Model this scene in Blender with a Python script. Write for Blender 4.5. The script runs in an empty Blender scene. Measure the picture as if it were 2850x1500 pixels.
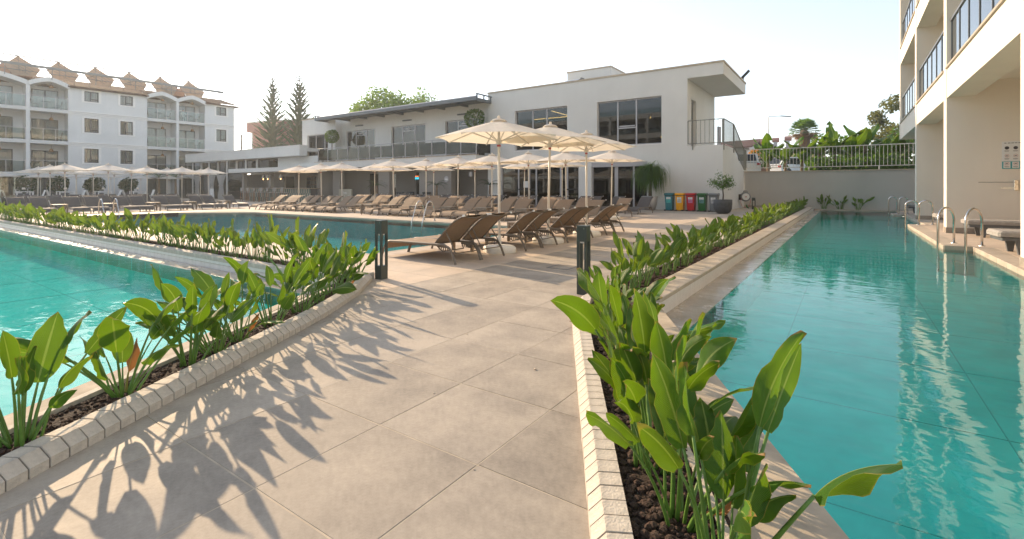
import bpy, bmesh, math, random
from mathutils import Vector, Matrix
from mathutils.geometry import tessellate_polygon
R = math.radians
rnd = random.Random(7)
scene = bpy.context.scene
COL = scene.collection

# ---------------------------------------------------------------- camera, sky, sun, exposure
cam_data = bpy.data.cameras.new('camera')
cam = bpy.data.objects.new('camera', cam_data)
COL.objects.link(cam)
cam.location = (0, 0, 1.15)
cam.rotation_euler = (R(90), 0, 0.6012)
cam_data.sensor_width = 36.0
cam_data.lens = 17.13
cam_data.shift_y = -0.080
cam_data.clip_start = 0.05
cam_data.clip_end = 2000
scene.camera = cam

SUN_AZ = math.atan2(-0.972, 0.235)      # direction towards the sun, measured from +Y to +X
SUN_EL = R(21.5)
world = bpy.data.worlds.new('World')
scene.world = world
world.use_nodes = True
wn, wl = world.node_tree.nodes, world.node_tree.links
wn.clear()
sky = wn.new('ShaderNodeTexSky')
sky.sky_type = 'NISHITA'
sky.sun_disc = False
sky.sun_elevation = SUN_EL
sky.sun_rotation = SUN_AZ
sky.altitude = 0
sky.air_density = 1.0
sky.dust_density = 0.5
sky.ozone_density = 1.5
wbg = wn.new('ShaderNodeBackground')
wbg.inputs['Strength'].default_value = 0.15
wout = wn.new('ShaderNodeOutputWorld')
hs = wn.new('ShaderNodeHueSaturation')
hs.inputs['Saturation'].default_value = 0.54
wl.new(sky.outputs[0], hs.inputs['Color'])
wl.new(hs.outputs[0], wbg.inputs[0])
wl.new(wbg.outputs[0], wout.inputs[0])

sun_data = bpy.data.lights.new('sun', 'SUN')
sun_data.energy = 3.8
sun_data.angle = R(0.6)
sun_data.color = (1.0, 0.745, 0.48)
sun = bpy.data.objects.new('sun', sun_data)
COL.objects.link(sun)
sv = Vector((math.sin(SUN_AZ) * math.cos(SUN_EL), math.cos(SUN_AZ) * math.cos(SUN_EL), math.sin(SUN_EL)))
sun.rotation_euler = sv.to_track_quat('Z', 'Y').to_euler()
sun.location = (-20, 5, 30)

scene.render.engine = 'CYCLES'
scene.view_settings.view_transform = 'Standard'
scene.view_settings.look = 'None'
scene.view_settings.gamma = 1.0
scene.view_settings.exposure = 1.05
try:
    scene.cycles.max_bounces = 8
    scene.cycles.transparent_max_bounces = 16
    scene.cycles.use_denoising = True
except Exception:
    pass

# ---------------------------------------------------------------- materials
MATS = {}
def mat(name, col, rough=0.7, var=0.0, scale=4.0, bump=0.0, bscale=60.0, metal=0.0, spec=0.5, col2=None, trans=None, det=6.0):
    """plain procedural material: base colour broken up by two noises, optional fine bump, optional translucency"""
    if name in MATS: return MATS[name]
    m = bpy.data.materials.new(name); m.use_nodes = True
    n, l = m.node_tree.nodes, m.node_tree.links
    n.clear()
    out = n.new('ShaderNodeOutputMaterial')
    p = n.new('ShaderNodeBsdfPrincipled')
    p.inputs['Base Color'].default_value = (*col, 1)
    p.inputs['Roughness'].default_value = rough
    p.inputs['Metallic'].default_value = metal
    p.inputs['Specular IOR Level'].default_value = spec
    tc = n.new('ShaderNodeTexCoord')
    src = None
    if var > 0 or col2:
        a = n.new('ShaderNodeTexNoise'); a.inputs['Scale'].default_value = scale; a.inputs['Detail'].default_value = det
        a.inputs['Roughness'].default_value = 0.6
        l.new(tc.outputs['Object'], a.inputs['Vector'])
        r = n.new('ShaderNodeValToRGB')
        c2 = col2 if col2 else tuple(c * (1 - var) for c in col)
        c1 = col if col2 else tuple(min(1, c * (1 + var)) for c in col)
        r.color_ramp.elements[0].position = 0.32; r.color_ramp.elements[1].position = 0.68
        r.color_ramp.elements[0].color = (*c2, 1); r.color_ramp.elements[1].color = (*c1, 1)
        l.new(a.outputs['Fac'], r.inputs[0]); l.new(r.outputs[0], p.inputs['Base Color'])
        src = r.outputs[0]
    if bump > 0:
        b = n.new('ShaderNodeTexNoise'); b.inputs['Scale'].default_value = bscale; b.inputs['Detail'].default_value = 4
        l.new(tc.outputs['Object'], b.inputs['Vector'])
        bn = n.new('ShaderNodeBump'); bn.inputs['Strength'].default_value = bump; bn.inputs['Distance'].default_value = 0.02
        l.new(b.outputs['Fac'], bn.inputs['Height']); l.new(bn.outputs[0], p.inputs['Normal'])
    if trans:
        t = n.new('ShaderNodeBsdfTranslucent'); t.inputs[0].default_value = (*trans, 1)
        mx = n.new('ShaderNodeMixShader'); mx.inputs[0].default_value = 0.45
        l.new(p.outputs[0], mx.inputs[1]); l.new(t.outputs[0], mx.inputs[2]); l.new(mx.outputs[0], out.inputs[0])
    else:
        l.new(p.outputs[0], out.inputs[0])
    MATS[name] = m
    return m

def glass_mat(name, tint, refl=1.0, rough=0.01):
    if name in MATS: return MATS[name]
    m = bpy.data.materials.new(name); m.use_nodes = True
    n, l = m.node_tree.nodes, m.node_tree.links; n.clear()
    out = n.new('ShaderNodeOutputMaterial'); mx = n.new('ShaderNodeMixShader')
    t = n.new('ShaderNodeBsdfTransparent'); t.inputs[0].default_value = (*tint, 1)
    g = n.new('ShaderNodeBsdfGlossy'); g.inputs['Roughness'].default_value = rough
    f = n.new('ShaderNodeFresnel'); f.inputs[0].default_value = 1.5
    mu = n.new('ShaderNodeMath'); mu.operation = 'MULTIPLY'; mu.inputs[1].default_value = refl; mu.use_clamp = True
    l.new(f.outputs[0], mu.inputs[0]); l.new(mu.outputs[0], mx.inputs[0])
    l.new(t.outputs[0], mx.inputs[1]); l.new(g.outputs[0], mx.inputs[2]); l.new(mx.outputs[0], out.inputs[0])
    MATS[name] = m
    return m

def water_mat(name, tint, strength=0.25, scale=3.0, refl=0.75):
    m = bpy.data.materials.new(name); m.use_nodes = True
    n, l = m.node_tree.nodes, m.node_tree.links; n.clear()
    out = n.new('ShaderNodeOutputMaterial'); mx = n.new('ShaderNodeMixShader')
    t = n.new('ShaderNodeBsdfTransparent'); t.inputs[0].default_value = (*tint, 1)
    g = n.new('ShaderNodeBsdfGlossy'); g.inputs['Roughness'].default_value = 0.02
    f = n.new('ShaderNodeFresnel'); f.inputs[0].default_value = 1.33
    tc = n.new('ShaderNodeTexCoord'); mp = n.new('ShaderNodeMapping')
    mp.inputs['Scale'].default_value = (1.0, 1.6, 1.0); mp.inputs['Rotation'].default_value = (0, 0, 0.5)
    l.new(tc.outputs['Object'], mp.inputs[0])
    a = n.new('ShaderNodeTexNoise'); a.inputs['Scale'].default_value = scale; a.inputs['Detail'].default_value = 3; a.inputs['Distortion'].default_value = 0.6
    b = n.new('ShaderNodeTexNoise'); b.inputs['Scale'].default_value = scale * 4.5; b.inputs['Detail'].default_value = 2
    l.new(mp.outputs[0], a.inputs[0]); l.new(mp.outputs[0], b.inputs[0])
    ad = n.new('ShaderNodeMath'); ad.operation = 'MULTIPLY_ADD'; ad.inputs[1].default_value = 0.22
    l.new(b.outputs['Fac'], ad.inputs[0]); l.new(a.outputs['Fac'], ad.inputs[2])
    bn = n.new('ShaderNodeBump'); bn.inputs['Strength'].default_value = strength; bn.inputs['Distance'].default_value = 0.04
    l.new(ad.outputs[0], bn.inputs['Height'])
    l.new(bn.outputs[0], g.inputs['Normal']); l.new(bn.outputs[0], f.inputs['Normal'])
    fm = n.new('ShaderNodeMath'); fm.operation = 'MULTIPLY'; fm.inputs[1].default_value = refl
    l.new(f.outputs[0], fm.inputs[0]); l.new(fm.outputs[0], mx.inputs[0]); l.new(t.outputs[0], mx.inputs[1]); l.new(g.outputs[0], mx.inputs[2])
    l.new(mx.outputs[0], out.inputs[0])
    MATS[name] = m
    return m

def leaf_mat(name, dark, light, trans, tip=None, veins=34.0, rough=0.46):
    """leaf with lighter midrib, side veins as fine relief, browned rim; uses the leaf's own UV map"""
    m = bpy.data.materials.new(name); m.use_nodes = True
    n, l = m.node_tree.nodes, m.node_tree.links; n.clear()
    out = n.new('ShaderNodeOutputMaterial'); p = n.new('ShaderNodeBsdfPrincipled'); p.inputs['Roughness'].default_value = rough; p.inputs['Specular IOR Level'].default_value = 0.35
    uv = n.new('ShaderNodeUVMap'); sp = n.new('ShaderNodeSeparateXYZ'); l.new(uv.outputs[0], sp.inputs[0])
    ab = n.new('ShaderNodeMath'); ab.operation = 'SUBTRACT'; ab.inputs[1].default_value = 0.5; l.new(sp.outputs[0], ab.inputs[0])
    aa = n.new('ShaderNodeMath'); aa.operation = 'ABSOLUTE'; l.new(ab.outputs[0], aa.inputs[0])
    oi = n.new('ShaderNodeObjectInfo')
    tc = n.new('ShaderNodeTexCoord'); no = n.new('ShaderNodeTexNoise'); no.inputs['Scale'].default_value = 9; no.inputs['Detail'].default_value = 4
    l.new(tc.outputs['Object'], no.inputs[0])
    ma = n.new('ShaderNodeMath'); ma.operation = 'MULTIPLY_ADD'; ma.inputs[1].default_value = 0.5; l.new(oi.outputs['Random'], ma.inputs[0]); l.new(no.outputs['Fac'], ma.inputs[2])
    cr = n.new('ShaderNodeValToRGB'); cr.color_ramp.elements[0].position = 0.4; cr.color_ramp.elements[1].position = 0.95
    cr.color_ramp.elements[0].color = (*dark, 1); cr.color_ramp.elements[1].color = (*light, 1)
    l.new(ma.outputs[0], cr.inputs[0])
    rib = n.new('ShaderNodeMapRange'); rib.inputs[1].default_value = 0.02; rib.inputs[2].default_value = 0.045; rib.inputs[3].default_value = 0.75; rib.inputs[4].default_value = 0.0
    l.new(aa.outputs[0], rib.inputs[0])
    mc = n.new('ShaderNodeMixRGB'); mc.inputs[2].default_value = (0.30, 0.36, 0.10, 1); l.new(rib.outputs[0], mc.inputs[0]); l.new(cr.outputs[0], mc.inputs[1])
    rim = n.new('ShaderNodeMapRange'); rim.inputs[1].default_value = 0.47; rim.inputs[2].default_value = 0.5; rim.inputs[3].default_value = 0.0; rim.inputs[4].default_value = 0.9
    l.new(aa.outputs[0], rim.inputs[0])
    mr = n.new('ShaderNodeMixRGB'); mr.inputs[2].default_value = (0.38, 0.26, 0.05, 1); l.new(rim.outputs[0], mr.inputs[0]); l.new(mc.outputs[0], mr.inputs[1])
    # browned tip and a few dry blotches, different on every leaf
    no2 = n.new('ShaderNodeTexNoise'); no2.inputs['Scale'].default_value = 16; no2.inputs['Detail'].default_value = 3
    vadd = n.new('ShaderNodeVectorMath'); vadd.operation = 'ADD'; cmb = n.new('ShaderNodeCombineXYZ')
    l.new(oi.outputs['Random'], cmb.inputs[0]); sc_ = n.new('ShaderNodeVectorMath'); sc_.operation = 'SCALE'; sc_.inputs['Scale'].default_value = 40; l.new(cmb.outputs[0], sc_.inputs[0])
    l.new(tc.outputs['Object'], vadd.inputs[0]); l.new(sc_.outputs[0], vadd.inputs[1]); l.new(vadd.outputs[0], no2.inputs[0])
    ed = n.new('ShaderNodeMapRange'); ed.inputs[1].default_value = 0.25; ed.inputs[2].default_value = 0.5; ed.inputs[3].default_value = 0.0; ed.inputs[4].default_value = 0.16; l.new(aa.outputs[0], ed.inputs[0])
    tp_ = n.new('ShaderNodeMapRange'); tp_.inputs[1].default_value = 0.80; tp_.inputs[2].default_value = 1.0; tp_.inputs[3].default_value = 0.0; tp_.inputs[4].default_value = 0.34; l.new(sp.outputs[1], tp_.inputs[0])
    su = n.new('ShaderNodeMath'); su.operation = 'ADD'; l.new(ed.outputs[0], su.inputs[0]); l.new(tp_.outputs[0], su.inputs[1])
    s3 = n.new('ShaderNodeMath'); s3.operation = 'ADD'; l.new(su.outputs[0], s3.inputs[0]); l.new(no2.outputs['Fac'], s3.inputs[1])
    br = n.new('ShaderNodeMapRange'); br.inputs[1].default_value = 0.80; br.inputs[2].default_value = 0.90; l.new(s3.outputs[0], br.inputs[0])
    mb3 = n.new('ShaderNodeMixRGB'); mb3.inputs[2].default_value = (0.26, 0.13, 0.035, 1); l.new(br.outputs[0], mb3.inputs[0]); l.new(mr.outputs[0], mb3.inputs[1])
    mr = mb3
    l.new(mr.outputs[0], p.inputs['Base Color'])
    # side veins: waves that sweep towards the tip away from the midrib
    vv = n.new('ShaderNodeMath'); vv.operation = 'MULTIPLY_ADD'; vv.inputs[1].default_value = -0.5; l.new(aa.outputs[0], vv.inputs[0]); l.new(sp.outputs[1], vv.inputs[2])
    vm = n.new('ShaderNodeMath'); vm.operation = 'MULTIPLY'; vm.inputs[1].default_value = veins * 6.283; l.new(vv.outputs[0], vm.inputs[0])
    vs = n.new('ShaderNodeMath'); vs.operation = 'SINE'; l.new(vm.outputs[0], vs.inputs[0])
    bn = n.new('ShaderNodeBump'); bn.inputs['Strength'].default_value = 0.35; bn.inputs['Distance'].default_value = 0.003
    l.new(vs.outputs[0], bn.inputs['Height']); l.new(bn.outputs[0], p.inputs['Normal'])
    t = n.new('ShaderNodeBsdfTranslucent')
    mt = n.new('ShaderNodeMixRGB'); mt.blend_type = 'MIX'; mt.inputs[0].default_value = 0.3; mt.inputs[1].default_value = (*trans, 1)
    l.new(mr.outputs[0], mt.inputs[2]); l.new(mt.outputs[0], t.inputs[0])
    mx = n.new('ShaderNodeMixShader'); mx.inputs[0].default_value = 0.30
    l.new(p.outputs[0], mx.inputs[1]); l.new(t.outputs[0], mx.inputs[2]); l.new(mx.outputs[0], out.inputs[0])
    MATS[name] = m
    return m

def tile_mat(name, c1, c2, rough=0.45):
    """stone-look porcelain: each tile shifts a little in tone, with cloudy mottling, fine specks and scuffs"""
    m = bpy.data.materials.new(name); m.use_nodes = True
    n, l = m.node_tree.nodes, m.node_tree.links; n.clear()
    out = n.new('ShaderNodeOutputMaterial'); p = n.new('ShaderNodeBsdfPrincipled'); p.inputs['Specular IOR Level'].default_value = 0.3
    ge = n.new('ShaderNodeNewGeometry')
    a = n.new('ShaderNodeTexNoise'); a.inputs['Scale'].default_value = 2.6; a.inputs['Detail'].default_value = 9; a.inputs['Roughness'].default_value = 0.68
    b = n.new('ShaderNodeTexNoise'); b.inputs['Scale'].default_value = 42; b.inputs['Detail'].default_value = 5; b.inputs['Roughness'].default_value = 0.75
    l.new(ge.outputs['Position'], a.inputs[0]); l.new(ge.outputs['Position'], b.inputs[0])
    oi = n.new('ShaderNodeObjectInfo')
    s1 = n.new('ShaderNodeMath'); s1.operation = 'MULTIPLY_ADD'; s1.inputs[1].default_value = 0.45; l.new(b.outputs['Fac'], s1.inputs[0]); l.new(a.outputs['Fac'], s1.inputs[2])
    s2 = n.new('ShaderNodeMath'); s2.operation = 'MULTIPLY_ADD'; s2.inputs[1].default_value = 0.20; l.new(oi.outputs['Random'], s2.inputs[0]); l.new(s1.outputs[0], s2.inputs[2])
    cr = n.new('ShaderNodeValToRGB'); cr.color_ramp.elements[0].position = 0.55; cr.color_ramp.elements[1].position = 1.04
    cr.color_ramp.elements[0].color = (*c1, 1); cr.color_ramp.elements[1].color = (*c2, 1)
    l.new(s2.outputs[0], cr.inputs[0]); l.new(cr.outputs[0], p.inputs['Base Color'])
    rr = n.new('ShaderNodeMapRange'); rr.inputs[1].default_value = 0.3; rr.inputs[2].default_value = 0.7; rr.inputs[3].default_value = rough - 0.08; rr.inputs[4].default_value = rough + 0.15
    l.new(a.outputs['Fac'], rr.inputs[0]); l.new(rr.outputs[0], p.inputs['Roughness'])
    bn = n.new('ShaderNodeBump'); bn.inputs['Strength'].default_value = 0.12; bn.inputs['Distance'].default_value = 0.004
    l.new(b.outputs['Fac'], bn.inputs['Height']); l.new(bn.outputs[0], p.inputs['Normal'])
    l.new(p.outputs[0], out.inputs[0])
    MATS[name] = m
    return m

def stucco_mat(name, col, col2=None, streak=0.25):
    """rendered wall: soft cloudy tone, vertical run-off streaks, roller-grain relief"""
    m = bpy.data.materials.new(name); m.use_nodes = True
    n, l = m.node_tree.nodes, m.node_tree.links; n.clear()
    out = n.new('ShaderNodeOutputMaterial'); p = n.new('ShaderNodeBsdfPrincipled'); p.inputs['Roughness'].default_value = 0.85; p.inputs['Specular IOR Level'].default_value = 0.2
    ge = n.new('ShaderNodeNewGeometry')
    mp = n.new('ShaderNodeMapping'); mp.inputs['Scale'].default_value = (3.5, 3.5, 0.22); l.new(ge.outputs['Position'], mp.inputs[0])
    a = n.new('ShaderNodeTexNoise'); a.inputs['Scale'].default_value = 1.0; a.inputs['Detail'].default_value = 7; l.new(mp.outputs[0], a.inputs[0])
    c = n.new('ShaderNodeTexNoise'); c.inputs['Scale'].default_value = 0.6; c.inputs['Detail'].default_value = 5; l.new(ge.outputs['Position'], c.inputs[0])
    mi = n.new('ShaderNodeMath'); mi.operation = 'MULTIPLY_ADD'; mi.inputs[1].default_value = streak; l.new(a.outputs['Fac'], mi.inputs[0]); l.new(c.outputs['Fac'], mi.inputs[2])
    cr = n.new('ShaderNodeValToRGB'); cr.color_ramp.elements[0].position = 0.35; cr.color_ramp.elements[1].position = 0.85
    c2 = col2 or tuple(x * 0.88 for x in col)
    cr.color_ramp.elements[0].color = (*c2, 1); cr.color_ramp.elements[1].color = (*col, 1)
    l.new(mi.outputs[0], cr.inputs[0]); l.new(cr.outputs[0], p.inputs['Base Color'])
    b = n.new('ShaderNodeTexNoise'); b.inputs['Scale'].default_value = 85; b.inputs['Detail'].default_value = 3; l.new(ge.outputs['Position'], b.inputs[0])
    bn = n.new('ShaderNodeBump'); bn.inputs['Strength'].default_value = 0.25; bn.inputs['Distance'].default_value = 0.008
    l.new(b.outputs['Fac'], bn.inputs['Height']); l.new(bn.outputs[0], p.inputs['Normal'])
    l.new(p.outputs[0], out.inputs[0])
    MATS[name] = m
    return m

def emit_mat(name, col, s):
    m = bpy.data.materials.new(name); m.use_nodes = True
    n, l = m.node_tree.nodes, m.node_tree.links; n.clear()
    out = n.new('ShaderNodeOutputMaterial'); e = n.new('ShaderNodeEmission'); e.inputs[0].default_value = (*col, 1); e.inputs[1].default_value = s
    l.new(e.outputs[0], out.inputs[0]); MATS[name] = m
    return m

M = MATS
tile_mat('grey_tile', (0.21, 0.182, 0.15), (0.43, 0.375, 0.31), 0.66)
tile_mat('beige_tile', (0.42, 0.35, 0.28), (0.58, 0.475, 0.375), 0.7)
tile_mat('stone', (0.34, 0.29, 0.23), (0.50, 0.43, 0.345), 0.65)
mat('grout', (0.42, 0.355, 0.27), 0.9, 0.2, 6)
mat('concrete', (0.52, 0.465, 0.395), 0.85, 0.18, 14, 0.3, 90)
mat('kerb_joint', (0.20, 0.17, 0.14), 0.95)
mat('soil', (0.035, 0.020, 0.012), 0.95, 0.5, 25, 0.8, 60)
mat('lava', (0.055, 0.030, 0.019), 0.95, 0.6, 30, 0.6, 120)
mat('white_tile', (0.72, 0.70, 0.67), 0.35, 0.08, 8)
mat('pool_blue', (0.09, 0.74, 0.67), 1.0, 0.10, 3, spec=0.0)
mat('pool_dark', (0.03, 0.46, 0.47), 1.0, 0.15, 3, spec=0.0)
mat('pool_seam', (0.06, 0.52, 0.48), 1.0, spec=0.0)
mat('dark_edge', (0.06, 0.055, 0.05), 0.5, 0.2, 10)
water_mat('water_clear', (0.76, 0.98, 0.965), 0.11, 2.2, 0.95)
water_mat('water_left', (0.62, 0.95, 0.92), 0.18, 2.4, 0.6)
water_mat('water_dark', (0.50, 0.86, 0.86), 0.30, 3.0, 0.55)
leaf_mat('leaf', (0.013, 0.058, 0.006), (0.052, 0.145, 0.010), (0.24, 0.40, 0.008))
leaf_mat('leaf_far', (0.022, 0.07, 0.010), (0.08, 0.165, 0.022), (0.30, 0.43, 0.015))
leaf_mat('leaf_yellow', (0.45, 0.25, 0.02), (0.55, 0.36, 0.03), (0.6, 0.35, 0.02))
leaf_mat('leaf_dry', (0.20, 0.08, 0.02), (0.30, 0.13, 0.04), (0.4, 0.16, 0.03))
mat('petiole', (0.10, 0.20, 0.03), 0.45, 0.3, 10)
mat('hose_black', (0.012, 0.012, 0.012), 0.5)
stucco_mat('stucco_white', (0.72, 0.715, 0.68))
stucco_mat('stucco_hotel', (0.70, 0.71, 0.70))
stucco_mat('stucco_beige', (0.80, 0.735, 0.64))
stucco_mat('stucco_shade', (0.46, 0.42, 0.35))
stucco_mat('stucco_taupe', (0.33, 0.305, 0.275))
stucco_mat('stucco_garden', (0.50, 0.48, 0.44))
tile_mat('wet_stone', (0.30, 0.25, 0.19), (0.46, 0.395, 0.31), 0.16)
mat('trim_white', (0.76, 0.75, 0.72), 0.6, 0.05, 5)
mat('coping_tan', (0.48, 0.40, 0.30), 0.7, 0.15, 6)
mat('alu', (0.42, 0.41, 0.42), 0.4, 0.04, 4, metal=0.3)
mat('alu_dark', (0.10, 0.11, 0.12), 0.45, 0.05, 4)
mat('frame_dark', (0.055, 0.055, 0.06), 0.45)
mat('pipe_grey', (0.20, 0.21, 0.21), 0.5, 0.1, 5)
mat('steel', (0.62, 0.61, 0.58), 0.16, 0.06, 20, metal=1.0)
mat('pergola_grey', (0.13, 0.15, 0.165), 0.5, 0.1, 3)
mat('rail_olive', (0.20, 0.20, 0.17), 0.5, 0.08, 4)
mat('rail_white', (0.66, 0.63, 0.58), 0.5, 0.05, 4)
mat('bollard_green', (0.045, 0.058, 0.05), 0.4, 0.15, 12)
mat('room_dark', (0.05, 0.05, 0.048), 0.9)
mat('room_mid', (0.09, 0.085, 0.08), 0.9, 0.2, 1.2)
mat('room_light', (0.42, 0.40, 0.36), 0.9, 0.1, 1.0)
mat('curtain', (0.62, 0.60, 0.57), 0.9, 0.08, 3, trans=(0.5, 0.48, 0.44))
mat('curtain_grey', (0.30, 0.31, 0.32), 0.9, 0.1, 3)
mat('wood', (0.20, 0.105, 0.055), 0.5, 0.25, 9)
mat('wood_grey', (0.26, 0.205, 0.15), 0.6, 0.2, 8)
mat('frame_taupe', (0.15, 0.12, 0.09), 0.42, 0.1, 6)
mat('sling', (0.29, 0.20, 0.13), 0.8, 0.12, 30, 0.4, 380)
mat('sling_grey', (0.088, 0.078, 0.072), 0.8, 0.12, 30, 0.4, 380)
mat('canvas', (0.88, 0.86, 0.81), 0.85, 0.05, 5, 0.25, 300, trans=(0.88, 0.76, 0.58))
mat('pole_white', (0.72, 0.68, 0.61), 0.45, 0.05, 8)
mat('base_white', (0.70, 0.67, 0.61), 0.6, 0.1, 6)
mat('cushion', (0.32, 0.30, 0.275), 0.9, 0.12, 18, 0.3, 200)
mat('roof_tile', (0.10, 0.062, 0.055), 0.9, 0.35, 7, spec=0.1)
mat('pink', (0.43, 0.235, 0.20), 0.85, 0.08, 2)
mat('terracotta', (0.42, 0.26, 0.19), 0.85, 0.15, 3)
mat('lamp_cane', (0.36, 0.20, 0.09), 0.8, 0.25, 30, trans=(0.5, 0.26, 0.1))
mat('bark', (0.10, 0.075, 0.055), 0.9, 0.3, 12, 0.6, 40)
mat('palm_bark', (0.26, 0.19, 0.13), 0.95, 0.35, 8, 0.9, 30)
mat('foliage', (0.055, 0.13, 0.02), 0.6, col2=(0.03, 0.075, 0.014), var=0.3, scale=1.6, trans=(0.16, 0.30, 0.02))
mat('foliage_light', (0.09, 0.17, 0.03), 0.6, col2=(0.035, 0.085, 0.014), var=0.3, scale=1.2, trans=(0.22, 0.36, 0.03))
mat('foliage_dark', (0.03, 0.075, 0.022), 0.6, col2=(0.015, 0.04, 0.014), var=0.3, scale=2.0, trans=(0.05, 0.12, 0.02))
mat('foliage_pine', (0.04, 0.10, 0.042), 0.7, col2=(0.022, 0.06, 0.028), var=0.3, scale=2.0, trans=(0.07, 0.15, 0.04))
mat('foliage_olive', (0.10, 0.12, 0.03), 0.6, col2=(0.04, 0.065, 0.018), var=0.3, scale=1.0, trans=(0.22, 0.22, 0.04))
mat('dry_frond', (0.26, 0.17, 0.09), 0.9, 0.3, 6, trans=(0.3, 0.18, 0.08))
mat('pot_dark', (0.062, 0.066, 0.07), 0.65, 0.2, 10, 0.2, 60)
mat('plastic_black', (0.018, 0.018, 0.018), 0.5)
mat('paper', (0.72, 0.72, 0.70), 0.7)
mat('paper_tan', (0.42, 0.38, 0.29), 0.6)
mat('collector_tan', (0.52, 0.42, 0.33), 0.7, 0.15, 4, trans=(0.5, 0.38, 0.28))
mat('print_dark', (0.05, 0.05, 0.055), 0.7)
mat('print_red', (0.45, 0.09, 0.08), 0.7)
mat('print_teal', (0.02, 0.30, 0.33), 0.6)
mat('asphalt', (0.10, 0.095, 0.09), 0.9, 0.2, 3)
glass_mat('glass_window', (0.30, 0.33, 0.33), 2.0)
glass_mat('glass_rail', (0.72, 0.79, 0.78), 1.5)
glass_mat('glass_rail_dark', (0.22, 0.25, 0.26), 0.9)
glass_mat('glass_hotel', (0.80, 0.84, 0.84), 1.2)
emit_mat('bulb', (1.0, 0.55, 0.18), 6.0)
emit_mat('neon_orange', (1.0, 0.22, 0.05), 1.0)
emit_mat('neon_blue', (0.05, 0.65, 0.9), 0.8)

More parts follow.
